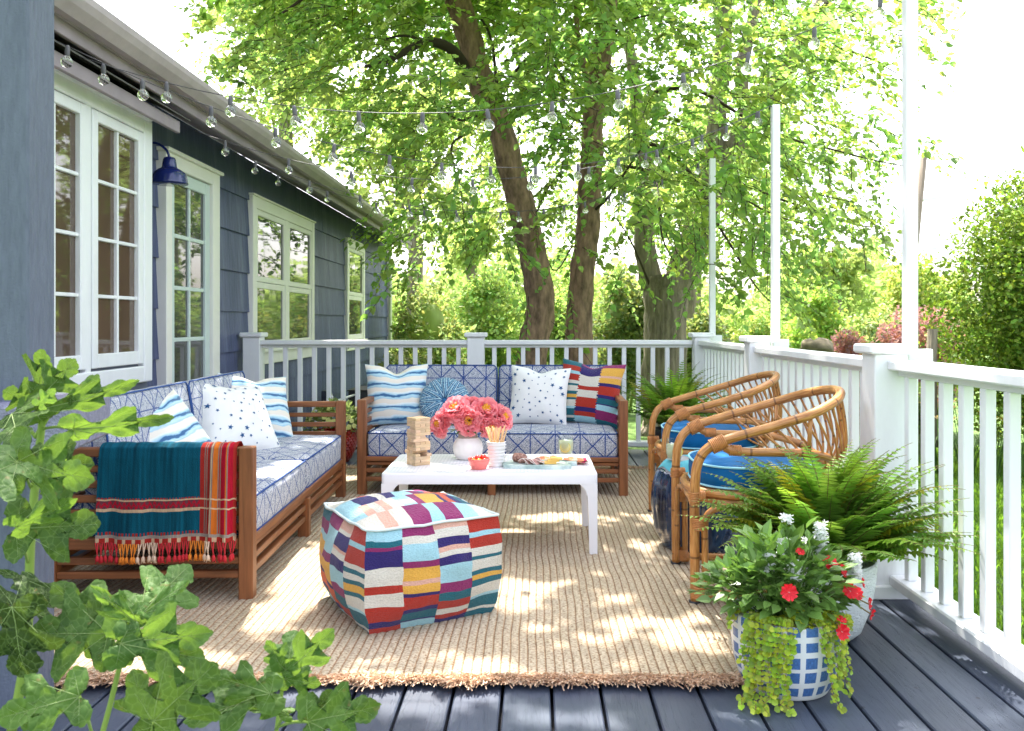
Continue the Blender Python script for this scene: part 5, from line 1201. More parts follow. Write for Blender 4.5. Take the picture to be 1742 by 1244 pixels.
def figleaf(b,t,D,wf=1.0,tilt=0.0,dd=0.0,tone=1.0,seed=0,curl=.25,shape=None):
    """leaf from its petiole joint pixel b to its tip pixel t, at depth D (tip at D+dd), spread factor wf, rolled by tilt"""
    r=random.Random(seed); B=P(*b,D); Tp=P(*t,D+dd); y=(Tp-B); Ln=y.length/.96; y.normalize()
    view=Vector((0,-1,.25)).normalized(); x=y.cross(view).normalized()*-1; x=x*-1; n=x.cross(y).normalized()
    if n.y>0: n=-n
    q=Matrix.Rotation(R(tilt),3,y); x=q@x; n=q@n
    jit={}
    def half(s):
        o=[(px_*(1+r.uniform(-.08,.08)),py_+r.uniform(-.012,.012)) for px_,py_ in OUT]
        o2=[]
        for i in range(len(o)-1):
            a,b2=o[i],o[i+1]
            for k in range(4):
                tt=k/4; w=(1 if k%2 else -.4)*.010; o2.append((a[0]+(b2[0]-a[0])*tt+w,a[1]+(b2[1]-a[1])*tt+w*.4))
        o2.append(o[-1]); o2[0]=(0,0); o2[-1]=(0,o[-1][1])
        m_=len(o2); vs=[];cols=[]
        for j in range(7):
            f=j/6
            for i in range(m_):
                ym=1.05*(i/(m_-1))**1.0*.98+.0; X=o2[i][0]*f*s; Y=ym*(1-f)+o2[i][1]*f
                Z=-curl*(X*X)*1.6-.22*curl*Y*Y*1.5+.035*math.sin(Y*9+seed)*abs(X)+.10*abs(X)+.02*math.sin(X*14+Y*7+seed)+.012*math.sin(Y*34-abs(X)*22)*min(1,abs(X)*5)
                vs.append(B+(x*X*wf+y*Y+n*Z)*Ln)
        fs=[(j*m_+i,j*m_+i+1,(j+1)*m_+i+1,(j+1)*m_+i) for j in range(6) for i in range(m_-1)]
        if s<0: fs=[f[::-1] for f in fs]
        FM.add(vs,fs,0,True,cols=[(tone*.95,tone,tone*.95)]*len(fs))
        return lambda X,Y: B+(x*X*wf+y*Y+n*(-curl*X*X*1.6-.33*curl*Y*Y+.035*math.sin(Y*9+seed)*abs(X)+.10*abs(X)+.02*math.sin(X*14+Y*7+seed)+.006))*Ln
    for s in (-1,1):
        f=half(s)
        for (ex,ey) in ((.44,.60),(.40,.04)):
            VM.tube([f(s*ex*k/6,ey*k/6) for k in range(7)],[Ln*.006*(1-.8*k/6) for k in range(7)],4)
            for k in (2,3,4):
                a=(s*ex*k/6,ey*k/6); VM.tube([f(*a),f(a[0]+s*.06,a[1]+.09)],[Ln*.0025,Ln*.001],3)
        for k in (3,4,5,6): VM.tube([f(0,1.05*k/8),f(s*.08,1.05*k/8+.09),f(s*.13,1.05*k/8+.13)],[Ln*.003,Ln*.002,Ln*.001],3)
    VM.tube([f(0,1.02*k/8) for k in range(9)],[Ln*.008*(1-.85*k/8) for k in range(9)],4)
    return B
def petiole(b,s,D,Ds,r=.0028): SM.tube(smoothpts([P(*s,Ds),P((b[0]*.5+s[0]*.5),(b[1]*.5+s[1]*.5)-4,(D+Ds)/2),P(*b,D)],5),r,7)
def stem(pts,D,r0,r1): 
    w=smoothpts([P(x,y,D) for x,y in pts],6); SM.tube(w,[r0+(r1-r0)*i/(len(w)-1) for i in range(len(w))],9)
D1=1.75
stem([(20,1244),(45,1100),(52,930),(62,800),(70,735),(72,690)],D1,.010,.0065); stem([(60,745),(80,712),(95,690)],D1,.005,.004); stem([(62,745),(45,725),(22,706)],D1,.004,.003)
stem([(150,1330),(182,1220),(205,1130),(222,1080),(232,1030)],1.7,.006,.004); stem([(205,1130),(195,1095),(184,1078)],1.7,.003,.0022)
stem([(460,1330),(472,1230),(482,1160),(487,1140)],1.65,.0045,.003)
LV=[ # base, tip, depth, width, tilt, dd, tone
 ((66,672),(72,604),1.80,1.05,-10,-.05,.85),((70,676),(122,618),1.76,1.0,25,0,.95),((58,680),(12,668),1.74,1.25,-20,-.05,.9),((66,690),(90,664),1.66,.9,20,0,1.5),
 ((60,700),(225,658),1.72,.42,60,.1,1.05),((125,731),(280,715),1.66,.40,50,.05,1.15),((60,688),(32,708),1.75,.7,0,0,.7),((122,664),(118,690),1.75,.6,0,0,.8),
 ((22,706),(25,750),1.68,1.1,-10,-.1,.62),
 ((110,790),(75,772),1.62,.5,50,-.1,1.2),((30,785),(140,815),1.55,.9,20,-.05,.95),((30,785),(-60,830),1.5,1.1,-10,-.1,1.05),((62,790),(148,790),1.58,.9,10,0,.62),
 ((28,900),(158,892),1.60,1.05,0,.05,.85),((28,896),(120,856),1.56,.5,40,0,1.1),
 ((20,1033),(90,1010),1.55,1.2,0,.1,.42),((20,1033),(40,1150),1.52,1.25,10,0,.42),
 ((90,1005),(2,970),1.66,.35,40,0,.62),
 ((184,1078),(60,1078),1.60,1.25,12,-.05,.98),((184,1078),(95,1000),1.62,.9,20,.0,.95),((240,1040),(318,965),1.66,1.05,0,.1,1.25),((240,1045),(320,992),1.6,.45,35,.1,1.35),((235,1062),(170,1010),1.58,.35,50,-.1,1.35),
 ((200,1092),(345,1082),1.56,.75,20,0,1.25),((205,1095),(338,1120),1.54,.7,-10,.05,1.15),
 ((135,1185),(5,1220),1.40,1.0,10,-.05,1.05),((60,1180),(40,1240),1.45,1.0,0,0,1.0),
 ((262,1225),(355,1140),1.36,1.15,12,0,.78),((262,1235),(225,1150),1.4,1.1,-10,0,.8),
 ((487,1140),(500,1075),1.62,1.35,5,.05,1.25),((487,1142),(560,1080),1.60,.8,30,0,1.15),((487,1140),(455,1095),1.6,.9,-15,0,1.2),
 ((462,1178),(325,1222),1.50,.62,30,-.05,1.0),((460,1180),(365,1150),1.48,.7,10,0,.95),((485,1155),(540,1165),1.6,.9,20,0,.95),
 ((524,1228),(635,1205),1.44,.95,8,0,.95),((524,1228),(560,1180),1.46,.9,0,0,.85),((490,1215),(425,1205),1.5,.4,30,0,1.1)]
for i,(b,t,D,wf,tl_,dd,tone) in enumerate(LV): figleaf(b,t,D,wf*.92,tl_*.8,dd,tone,seed=i,curl=.16+.12*((i*7)%5)/5)
for b,s,D,Ds in (((125,731),(72,730),1.66,1.75),((30,785),(52,830),1.55,1.75),((28,898),(48,960),1.6,1.75),((20,1033),(40,1120),1.55,1.75),((90,1005),(20,1000),1.66,1.75),((110,790),(70,840),1.62,1.75),
                ((184,1078),(200,1125),1.6,1.7),((240,1042),(232,1035),1.66,1.7),((200,1092),(222,1085),1.56,1.7),((135,1185),(160,1260),1.4,1.5),((262,1230),(250,1300),1.36,1.45),
                ((462,1178),(478,1170),1.5,1.65),((524,1228),(470,1238),1.44,1.6),((490,1215),(470,1240),1.5,1.6)): petiole(b,s,D,Ds)
FM.build('leaves',FIGM,fig,usecol=True,world=True); VM.build('leaf_veins',VEIN,fig,world=True); SM.build('stems',simple('fig_stem',(.22,.33,.05),.5,transl=.1),fig,world=True)
# ------------------------------------------------------------------ light direction
SUNV=Vector((-.10,.56,1.0)).normalized()
sdx,sdy=SUNV.x/SUNV.z,SUNV.y/SUNV.z
# sun patches on the terrace; canopy gaps are cut to let light reach them: (px,py,height,rx,ry in metres)
SUNNY=[(505,1025,.02,.13,.15),(468,1062,.02,.09,.07),(905,998,.02,.13,.09),(875,1030,.02,.10,.08),(906,1068,.02,.045,.04),(1042,1020,.02,.05,.07),(1062,1062,.02,.06,.06),(990,1090,.02,.05,.04),
 (1165,1080,.02,.09,.11),(1222,1046,.02,.08,.05),(1085,925,.02,.13,.07),(760,1148,.02,.17,.04),(860,1130,.02,.10,.04),(300,1118,.02,.22,.07),(170,1120,.02,.15,.08),(430,1158,.02,.10,.04),(575,1080,.02,.06,.04),(645,1162,.02,.10,.03),
 (700,1208,0,.10,.06),(765,1185,0,.09,.03),(937,1212,0,.055,.035),(1050,1216,0,.055,.04),(1033,1183,0,.035,.02),(1235,1215,0,.03,.03),(500,1190,0,.10,.05),(860,1185,0,.04,.02),(1700,1225,0,.07,.03),(1560,1235,0,.06,.02),
 (520,800,.40,.22,.38),(400,690,.6,.12,.15),(280,680,.7,.15,.25),(690,850,.36,.20,.13),
 (560,875,.02,.16,.09),(592,815,.02,.10,.14),(930,882,.02,.16,.05),(870,905,.02,.10,.04),(1000,890,.02,.08,.04),(1120,880,.02,.10,.06),
 (640,790,.39,.08,.04),(740,790,.39,.16,.04),(930,775,.39,.14,.06),(800,715,.6,.14,.09),(660,640,.75,.10,.10),
 (1140,740,.0,.25,.25),(588,790,.0,.16,.18),(940,750,.40,.2,.06),(1390,670,.8,.12,.12),(1400,790,.45,.20,.15),(1490,1034,0,.11,.03),(1330,960,.35,.14,.08),
 (1590,620,.93,.15,.4),(1300,590,.93,.2,.4),(1210,585,.93,.2,.3),(120,700,.9,.12,.10),(250,1010,.5,.12,.10),(500,1110,.45,.10,.07),(1230,790,.5,.07,.05)]
PAT=[]
for px,py,z,rx,ry in SUNNY:
    g=G(px,py,z) if z<.9 else P(px,py,(H-z)*F/max(12,(py-VY))); PAT.append((g.x,g.y,z,rx,ry))
def shade_keep(pos):  # drops leaves and twigs whose shadow would fall on a sun patch
    keep=np.ones(len(pos),bool)
    for gx,gy,z,rx,ry in PAT:
        h=pos[:,2]-z; X=pos[:,0]-h*sdx; Y=pos[:,1]-h*sdy
        a=np.arctan2(Y-gy,X-gx); wob=1+.18*np.sin(a*3+gx*9)+.12*np.sin(a*5+gy*7)
        keep&=~((((X-gx)/(rx+.035))**2+((Y-gy)/(ry+.035))**2<wob**2)&(h>1.2))
    return keep
# ------------------------------------------------------------------ trees by the deck
def twigs(origins,dirs,nl,size,tl,droop,seedcol=(.8,1.2)):
    """leafy twigs; returns leaf arrays and twig stick quads"""
    n=len(origins); t=np.linspace(.12,1,nl)[None,:,None]; d=dirs[:,None,:]; L_=tl*RNG.uniform(.6,1.3,(n,1,1))
    pos=origins[:,None,:]+d*t*L_+np.array([0,0,-1])*(t**2)*droop*L_; pos=pos+RNG.normal(0,.014,pos.shape)
    side=np.cross(dirs,np.array([0,0,1.])); side/=np.maximum(np.linalg.norm(side,axis=1,keepdims=True),1e-5); sg=np.where(np.arange(nl)%2==0,1,-1)[None,:,None]
    ld=side[:,None,:]*sg*.9+d*.6+RNG.normal(0,.35,pos.shape)+np.array([0,0,-.35]); nn=RNG.normal(0,.55,pos.shape)+np.array([0,0,1.])
    sz=size*RNG.uniform(.5,1.35,(n,nl)); tw=RNG.uniform(*seedcol,(n,1))*RNG.uniform(.85,1.15,(n,nl)); yl=RNG.uniform(.85,1.25,(n,1))*np.ones((1,nl))
    cols=np.stack([tw*yl,tw,tw*RNG.uniform(.6,1.2,(n,nl))],2)
    # sticks
    p0=origins; p1=origins+dirs*L_[:,0]*.55+np.array([0,0,-1])*droop*.3*L_[:,0]; p2=origins+dirs*L_[:,0]+np.array([0,0,-1])*droop*L_[:,0]
    w=side*.004; up=np.array([0,0,.004]); SV=[];
    for a,b in ((p0,p1),(p1,p2)):
        SV.append(np.stack([a-w,a+w,b+w*.6,b-w*.6],1)); SV.append(np.stack([a-up,a+up,b+up*.6,b-up*.6],1))
    SV=np.concatenate(SV,0).reshape(-1,3)
    return pos.reshape(-1,3),ld.reshape(-1,3),nn.reshape(-1,3),sz.ravel(),cols.reshape(-1,3),SV
ELL=[(800,60,330,190,1),(1050,90,330,230,1),(1230,150,260,260,1),(620,130,190,170,.95),(520,60,150,110,.75),(440,40,110,80,.5),(850,270,230,110,.9),(1100,330,220,150,.9),(1290,330,170,170,.8),(1400,120,130,180,.8),(1480,60,90,100,.5),(1440,260,120,70,.45),
 (1540,290,60,30,.25),(800,390,160,60,.55),(720,430,90,60,.3),(640,200,110,90,.7),(660,400,50,45,.35),(1000,450,90,80,.45),(940,540,60,50,.5),(1180,430,130,80,.7),(1400,400,90,50,.4),(1330,470,80,60,.35),(600,290,60,40,.25),(560,220,60,60,.6),(1560,40,60,60,.3),(420,130,80,60,.3)]
GAPS=[(620,335,55,40),(560,300,60,30),(700,300,45,22),(1440,190,50,40),(1500,150,60,60),(1470,345,80,30),(1380,320,40,25),(1180,50,25,40),(880,40,30,30),(760,330,40,14)]
def dens(x,y):
    d=np.zeros(len(x))
    for cx,cy,rx,ry,w in ELL: d=np.maximum(d,w*np.clip(1.5*(1-((x-cx)/rx)**2-((y-cy)/ry)**2),0,1))
    for cx,cy,rx,ry in GAPS: d*=np.clip(((x-cx)/rx)**2+((y-cy)/ry)**2,.05,1)
    return d
nT=5200
x=RNG.uniform(330,1640,nT*3); y=RNG.uniform(-140,600,nT*3); k=RNG.random(nT*3)<dens(x,y); x=x[k][:nT]; y=y[k][:nT]; D=RNG.uniform(6.3,12.5,len(x)); D=np.where(x<700,RNG.uniform(7.5,12.5,len(x)),D); D=np.where(RNG.random(len(x))<.25,RNG.uniform(12,15.5,len(x)),D)
nz=np.array([noise.noise(Vector((a*.012,b*.012,c*.5))) for a,b,c in zip(x,y,D)]); k=nz>-.20; x,y,D=x[k],y[k],D[k]
tr1=np.interp(y,[0,125,220,320,430,520,600],[778,812,852,882,906,916,908])+8; tr2=np.interp(y,[0,180,270,380,500,600],[1034,1012,1006,1000,988,984])+4; tr3=np.interp(y,[380,470,600],[1120,1128,1132])
near=((np.abs(x-tr1)<48)&(D<9.8)&((y<135)|(y>215)))|((np.abs(x-tr2)<40)&(D<10.2)&(y>200))|((np.abs(x-tr3)<60)&(y>420))
k=~near|(RNG.random(len(x))<.12); x,y,D=x[k],y[k],D[k]
print('in-frame twigs',len(x))
Ov=[(0,0,0)]
OR=np.stack([(x-VX)/F*D,D,H-(y-22-VY)/F*D],1)
# leafy twigs added above the frame, unseen, to shade and dapple the terrace
nO=3300; gx=RNG.uniform(-2.9,2.0,nO); gy=RNG.uniform(1.2,8.2,nO); gz=RNG.uniform(4.7,6.3,nO); OV=np.stack([gx+gz*sdx,gy+gz*sdy,gz],1)
# and the rest of the crowns, high above
nH=350; hx=RNG.uniform(-3.5,5,nH); hy=RNG.uniform(6,13,nH); hz=RNG.uniform(6.2,9,nH); HV=np.stack([hx,hy,hz],1)
clump_=np.array([noise.noise(Vector((a*.9,b*.9,c*.9))) for a,b,c in HV])>-.05; HV=HV[clump_]
ctrs=[np.array([0.05,9.4,3.2]),np.array([1.0,9.7,3.2]),np.array([2.2,12,3.4])]
def crowndirs(o,c): 
    v=o-c; v/=np.maximum(np.linalg.norm(v,axis=1,keepdims=True),1e-5); v=v*.7+RNG.normal(0,.5,v.shape); v[:,2]*=.6; v[:,2]-=.1; return v/np.linalg.norm(v,axis=1,keepdims=True)
own=np.where(D>10.4,2,np.where(x<905,0,1))
def limb(m,pts,r0,r1,seg=12,jit=.10):
    w=smoothpts([P(a,b,c) for a,b,c in pts],5); n=len(w); m.tube([p+noise.noise_vector(p*1.7)*.03 for p in w],[r0+(r1-r0)*i/(n-1) for i in range(n)],seg,jit=jit)
specs=[
 ('deciduous_tree','leaning reddish-trunked tree, left of the two slim ones behind the back sofa',
  [([(895,720,9.4),(908,600,9.4),(918,520,9.4),(906,430,9.4),(880,320,9.3),(852,225,9.2),(815,125,9.1),(778,0,9.0),(760,-80,8.9),(740,-330,8.7)],.17,.115,BARK1)],
  [([(800,130,9.1),(770,88,8.8),(728,70,8.6),(690,90,8.3),(650,108,8.1),(620,112,7.9)],.065,.018),([(728,70,8.6),(690,62,8.4),(655,70,8.2)],.02,.008),([(850,215,9.2),(846,140,9),(832,60,8.9),(815,28,8.8)],.022,.010),
   ([(870,200,9.2),(930,110,9),(1000,60,8.8)],.02,.006),([(855,150,9.1),(920,90,8.6),(975,165,8.3),(1020,190,8)],.018,.004),([(905,270,9.3),(930,255,9.1),(980,200,8.6)],.018,.004),([(835,190,9.2),(800,200,9),(770,200,8.7),(700,150,8.3)],.02,.005),
   ([(800,225,9),(770,245,8.8),(775,310,8.6),(740,350,8.4)],.016,.004),([(890,420,9.4),(930,330,9.2),(955,290,9)],.012,.004),([(760,-80,8.9),(620,-60,8.2),(480,20,7.9)],.045,.01)]),
 ('deciduous_tree','upright reddish-trunked tree, right of the two slim ones behind the back sofa',
  [([(985,720,9.8),(983,600,9.8),(988,500,9.8),(1000,380,9.8),(1006,270,9.7),(1012,180,9.7),(1024,90,9.6),(1036,-20,9.6),(1040,-300,9.5)],.165,.085,BARK1),([(1006,300,9.7),(1004,180,9.6),(985,60,9.4),(975,-60,9.3)],.05,.02,BARK1)],
  [([(1000,365,9.8),(1040,330,9.5),(1100,230,9.2),(1140,150,9)],.02,.005),([(1006,230,9.7),(960,170,9.4),(890,90,9)],.018,.004),([(975,420,9.8),(940,460,9.6),(905,340,9.4)],.010,.003),([(1050,280,9.6),(1110,300,9.2),(1125,400,9),(1150,450,8.9)],.02,.005),
   ([(1024,90,9.6),(1060,40,9.3),(1130,20,9)],.02,.006)]),
 ('deciduous_tree','thick grey ridged tree near the corner post, forking into big limbs',
  [([(1132,720,12),(1131,610,12),(1130,520,12),(1128,470,12)],.30,.30,BARK2),([(1112,490,12),(1100,430,12),(1096,380,12),(1100,300,12),(1085,200,12),(1070,60,12)],.17,.07,BARK2),
   ([(1145,500,12),(1172,430,12),(1205,350,12),(1238,270,12),(1280,200,11.9),(1330,120,11.8),(1385,40,11.7),(1430,-40,11.6),(1600,-350,11.4)],.20,.11,BARK2),([(1205,350,12),(1216,260,12),(1226,150,12),(1232,60,12),(1228,-80,12),(1225,-300,12)],.14,.10,BARK2),
   ([(1270,220,12),(1262,120,12.1),(1285,20,12.2),(1290,-80,12.2)],.10,.07,BARK2)],
  [([(1105,160,9.5),(1160,152,9.2),(1215,165,9),(1280,205,8.8),(1360,240,8.6),(1440,262,8.4),(1540,285,8.2)],.025,.005),([(1080,235,10),(1140,262,9.6),(1185,310,9.3),(1205,345,9.1),(1225,390,9),(1262,450,8.9),(1300,500,8.8),(1330,530,8.7)],.028,.004),
   ([(1140,262,9.6),(1120,330,9.4),(1135,400,9.3),(1160,440,9.2)],.014,.004),([(1250,330,10),(1330,370,9.5),(1400,390,9)],.014,.004),([(1230,300,11.5),(1330,340,11),(1450,380,10.6),(1495,385,10.4)],.022,.004),([(1330,120,11.8),(1420,80,11.4),(1530,130,11)],.03,.006),
   ([(1120,520,12),(1080,420,11.5),(1040,360,11)],.02,.005)])]
for ti,(nm,lb,tr,br) in enumerate(specs):
    b=P(*tr[0][0][0]); t=thing(nm,lb,'tree',(b.x,b.y,-.5),0)
    m=MB(); p0=tr[0][0][0]; 
    for q,(pts,r0,r1,mt) in enumerate(tr): limb(m,pts,r0,r1,18 if r0>.09 else 12,.22)
    b0=P(*p0); r0=tr[0][1]; m.tube([Vector((b0.x,b0.y,-.6)),Vector((b0.x,b0.y,-.4)),b0+Vector((0,0,.03))],[r0*1.5,r0*1.15,r0*1.0],18,jit=.15)
    m.build('trunk',tr[0][3],t,world=True)
    m=MB()
    for pts,r0,r1 in br: limb(m,pts,r0,r1,8,.15)
    m.build('branches',TWIG,t,world=True)
    sets=[twigs(OR[own==ti],crowndirs(OR[own==ti],ctrs[ti]),16,.074,.42,.45)]
    if ti==0: sets.append(twigs(OV,crowndirs(OV,np.array([0,9,5.])),11,.115,.45,.3));  # unseen overhead twigs join this crown to shade the terrace
    if ti==1: sets.append(twigs(HV,crowndirs(HV,np.array([1,9,6.])),11,.14,.6,.3))
    pos=np.concatenate([s_[0] for s_ in sets]); ld=np.concatenate([s_[1] for s_ in sets]); nn=np.concatenate([s_[2] for s_ in sets]); sz=np.concatenate([s_[3] for s_ in sets]); cl=np.concatenate([s_[4] for s_ in sets]); SVv=np.concatenate([s_[5] for s_ in sets])
    kp=shade_keep(pos); print(nm,'leaves',len(pos),'kept',kp.sum()); pos,ld,nn,sz,cl=pos[kp],ld[kp],nn[kp],sz[kp],cl[kp]
    V,Fq=leaves(pos,ld,nn,sz,'ovate'); bigmesh('crown',V,Fq,LEAF,t,np.concatenate([cl,cl]),world=True)
    kq=shade_keep(SVv.reshape(-1,4,3).mean(1)); SVv=SVv.reshape(-1,4,3)[kq].reshape(-1,3); bigmesh('twigs',SVv,np.arange(len(SVv)).reshape(-1,4),TWIG,t,world=True)

# ------------------------------------------------------------------ shrubs and trees farther off
def bush(name,label,cat,x0,x1,ytop,D,mat,n=3500,ls=.07,kind='ovate',tone=(.75,1.25),base=-.5,ry=None,group=None,zb=None,nb=46,core=True,pointy=0.0,hue=(1,1,1)):
    X0=(x0-VX)/F*D; X1=(x1-VX)/F*D; top=H-(ytop-VY)/F*D; z0=base if zb is None else zb; c=np.array([(X0+X1)/2,D,(top+z0)/2]); r=np.array([(X1-X0)/2,ry or (X1-X0)/2,(top-z0)/2])
    o=thing(name,label,cat,(c[0],c[1],z0),0,group)
    u=unit(nb); u[:,1]=np.where(RNG.random(nb)<.65,-np.abs(u[:,1]),u[:,1]); cen=c+u*r*RNG.uniform(.55,.80,(nb,1)); rad=np.sort(r)[1]*RNG.uniform(.22,.42,nb)
    if pointy: cen[:,:2]=c[:2]+(cen[:,:2]-c[:2])*(1-pointy*np.clip((cen[:,2:3]-c[2])/r[2],0,1))
    b=RNG.integers(0,nb,n); v=unit(n); v[:,2]=v[:,2]+.15; pos=cen[b]+v*(rad[b]*RNG.uniform(.5,1.03,n))[:,None]; pos[:,2]=np.maximum(pos[:,2],z0+.02)
    d=v*.6+RNG.normal(0,.6,(n,3)); nn=v*.8+RNG.normal(0,.4,(n,3))+np.array([0,0,.4]); q=RNG.uniform(*tone,n)*(RNG.uniform(.8,1.2,nb))[b]
    cols=np.stack([q*RNG.uniform(.8,1.3,n)*hue[0],q*hue[1],q*RNG.uniform(.6,1.2,n)*hue[2]],1)
    V,Fq=leaves(pos,d,nn,ls*RNG.uniform(.6,1.3,n),kind); bigmesh('foliage',V,Fq,mat,o,np.concatenate([cols,cols]),world=True)
    m=MB()
    for k in range(4): a=k*1.7; m.tube([Vector((c[0]+.1*math.cos(a),c[1]+.1*math.sin(a),z0-.1)),Vector((c[0]+r[0]*.5*math.cos(a),c[1]+r[1]*.5*math.sin(a),c[2]))],[.035,.015],6)
    if core: m.lathe([(max(0,r[0]*.5*math.sin(PI*i/8)),-r[2]*.55*math.cos(PI*i/8)) for i in range(9)],14,c=tuple(c),fr=lambda rr,z,a,i: rr*(1+.12*math.sin(3*a+i)))
    m.build('branches',TWIG if not core else mat,o,world=True,usecol=True); return o
bush('shrub','pale grey-green shrub right beside the far corner of the house','shrub',655,800,455,13.5,LEAFP,5200,.075)
bush('shrub','tall pale shrub between the house corner and the leaning trunk','shrub',760,905,440,17,LEAFP,5200,.09,hue=(1,1.1,.9))
bush('shrub','mid green shrub between the two slim reddish trunks','shrub',900,1010,470,16,LEAFD,3200,.09,tone=(1,1.5))
bush('shrub','dark green dense shrub left of the thick grey trunk','shrub',1000,1120,440,15,LEAFD,5000,.08,tone=(.55,.95))
bush('shrub','dark green shrub right of the thick grey trunk, behind the corner post','shrub',1140,1240,500,14.5,LEAFD,3500,.08,tone=(.6,1.0))
bush('shrub','light green shrub between the far and middle light poles','shrub',1215,1345,510,14,LEAFD,4500,.075,tone=(1.2,1.8))
bush('shrub','yellow-green shrub right of the middle light pole','shrub',1325,1440,470,16,LEAFP,4800,.085,hue=(1,1.15,.7))
bush('shrub','rounded green shrub behind the pink maple','shrub',1420,1560,505,15,LEAFD,4500,.08,tone=(.8,1.4))
bush('japanese_maple','low pink-leaved maple left of the nearest light pole','shrub',1385,1500,548,11.5,PINKL,2600,.06,nb=26)
bush('japanese_maple','larger pink-leaved maple right of and behind the nearest light pole','shrub',1480,1640,498,12.5,PINKL,4200,.065,nb=30)
bush('arborvitae','big dense arborvitae filling the right edge behind the railing','conifer',1572,2010,262,9.2,ARBO,52000,.05,'ovate',(.5,1.6),ry=1.3,nb=210,pointy=.25,hue=(1.1,1.1,.8))
bush('shrub','pale airy tree top far off between the middle and nearest light poles','tree',1490,1610,415,22,LEAFP,3800,.12,hue=(1.1,1.1,.7))
bush('shrub','dark low hedge bush seen through the left half of the back railing','shrub',625,760,592,10.5,LEAFD,4200,.06,tone=(.5,.9))
bush('shrub','second dark low hedge bush seen through the back railing, left of the middle post','shrub',740,850,600,11,LEAFD,3600,.06,tone=(.5,.9))
bush('sapling','bright young leafy sapling low against the leaning trunk','sapling',835,905,560,9.1,LEAF,420,.09,nb=14,core=False)
bush('shrub','leafy low shrub under the big arborvitae, left of its base','shrub',1500,1600,640,10,LEAFD,2500,.06,tone=(.7,1.2))
# tall pale trees beyond the house
def fartree(label,x0,x1,y0,y1,D,mat,n,ls,trunkpx):
    X0=(x0-VX)/F*D; X1=(x1-VX)/F*D; zt=H-(y0-VY)/F*D; zb=H-(y1-VY)/F*D; c=np.array([(X0+X1)/2,D,(zt+zb)/2]); r=np.array([(X1-X0)/2,(X1-X0)/2,(zt-zb)/2])
    o=thing('deciduous_tree',label,'tree',(c[0],D,-.5)); nb=60; u=unit(nb); cen=c+u*r*RNG.uniform(.2,.85,(nb,1)); rad=r.min()*RNG.uniform(.12,.28,nb); b=RNG.integers(0,nb,n); v=unit(n); pos=cen[b]+v*(rad[b]*RNG.random(n)**.5)[:,None]
    q=RNG.uniform(.75,1.3,n); cols=np.stack([q*1.05,q,q*.8],1); V,Fq=leaves(pos,unit(n)+np.array([0,0,-.3]),unit(n)+np.array([0,0,.6]),ls*RNG.uniform(.6,1.3,n)); bigmesh('crown',V,Fq,mat,o,np.concatenate([cols,cols]),world=True)
    m=MB(); m.tube([Vector((c[0],D,-.6)),Vector((c[0]+.1,D,c[2]*.5)),Vector((c[0]-.1,D,c[2])),Vector((c[0],D,zt-.3))],[.22,.18,.12,.03],9)
    for k in range(22):
        a=k*2.4; z=zb+(zt-zb)*(k/22)*.8; e=Vector(cen[k%nb]); m.tube(smoothpts([Vector((c[0],D,z)),Vector((c[0],D,z)).lerp(e,.5)+Vector((0,0,.15)),e],4),[.05-.045*i/8 for i in range(9)],5)
    m.build('trunk',BARK2,o,world=True)
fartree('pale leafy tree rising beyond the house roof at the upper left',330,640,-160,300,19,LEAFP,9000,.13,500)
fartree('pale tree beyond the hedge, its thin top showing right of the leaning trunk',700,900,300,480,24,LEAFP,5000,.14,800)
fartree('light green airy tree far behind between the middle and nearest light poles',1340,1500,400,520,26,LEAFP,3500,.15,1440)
# far wood
def wood():
    n=42000; D=RNG.uniform(26,36,n); px=RNG.uniform(520,1850,n); lim=470+40*np.sin(px*.012)+24*np.sin(px*.045+1)+12*np.sin(px*.13); lim=np.where(px<900,lim-40,lim); 
    py=lim+RNG.random(n)**.8*(600-lim); pos=np.stack([(px-VX)/F*D,D,H-(py-VY)/F*D],1); pos[:,2]=np.maximum(pos[:,2],-.4)
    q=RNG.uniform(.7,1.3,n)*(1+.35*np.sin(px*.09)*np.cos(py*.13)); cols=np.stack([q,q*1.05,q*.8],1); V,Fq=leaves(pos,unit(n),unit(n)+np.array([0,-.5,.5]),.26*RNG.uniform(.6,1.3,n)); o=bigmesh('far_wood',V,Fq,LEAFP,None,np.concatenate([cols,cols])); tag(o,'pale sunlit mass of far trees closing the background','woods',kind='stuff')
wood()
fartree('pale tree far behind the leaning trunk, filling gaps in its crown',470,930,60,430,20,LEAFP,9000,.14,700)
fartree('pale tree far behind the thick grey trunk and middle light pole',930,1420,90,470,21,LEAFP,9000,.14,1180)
# wooden fence behind the trees
fr_=thing('wood_fence','weathered green-grey vertical board fence behind the tree trunks','fence',(1,17.5,-.5)); FB=simple('fence_board',(.27,.27,.17),.85,var=.25,vscale=3,vstretch=(6,6,.6)); m=MB(); xx=-3.6
while xx<9: m.box(xx,xx+.135,17.5,17.52,-.5,.74+random.uniform(-.01,.01),c=.004); xx+=.15
m.build('boards',FB,fr_,world=True); m=MB(); m.box(-3.6,9,17.53,17.57,-.2,-.11); m.box(-3.6,9,17.53,17.57,.45,.54); m.build('rails',FB,fr_,world=True)
for k in range(6): m=MB(); x_=-3.5+2.4*k; m.box(x_,x_+.1,17.57,17.67,-.5,.82); m.build('fence_post',FB,fr_,world=True)
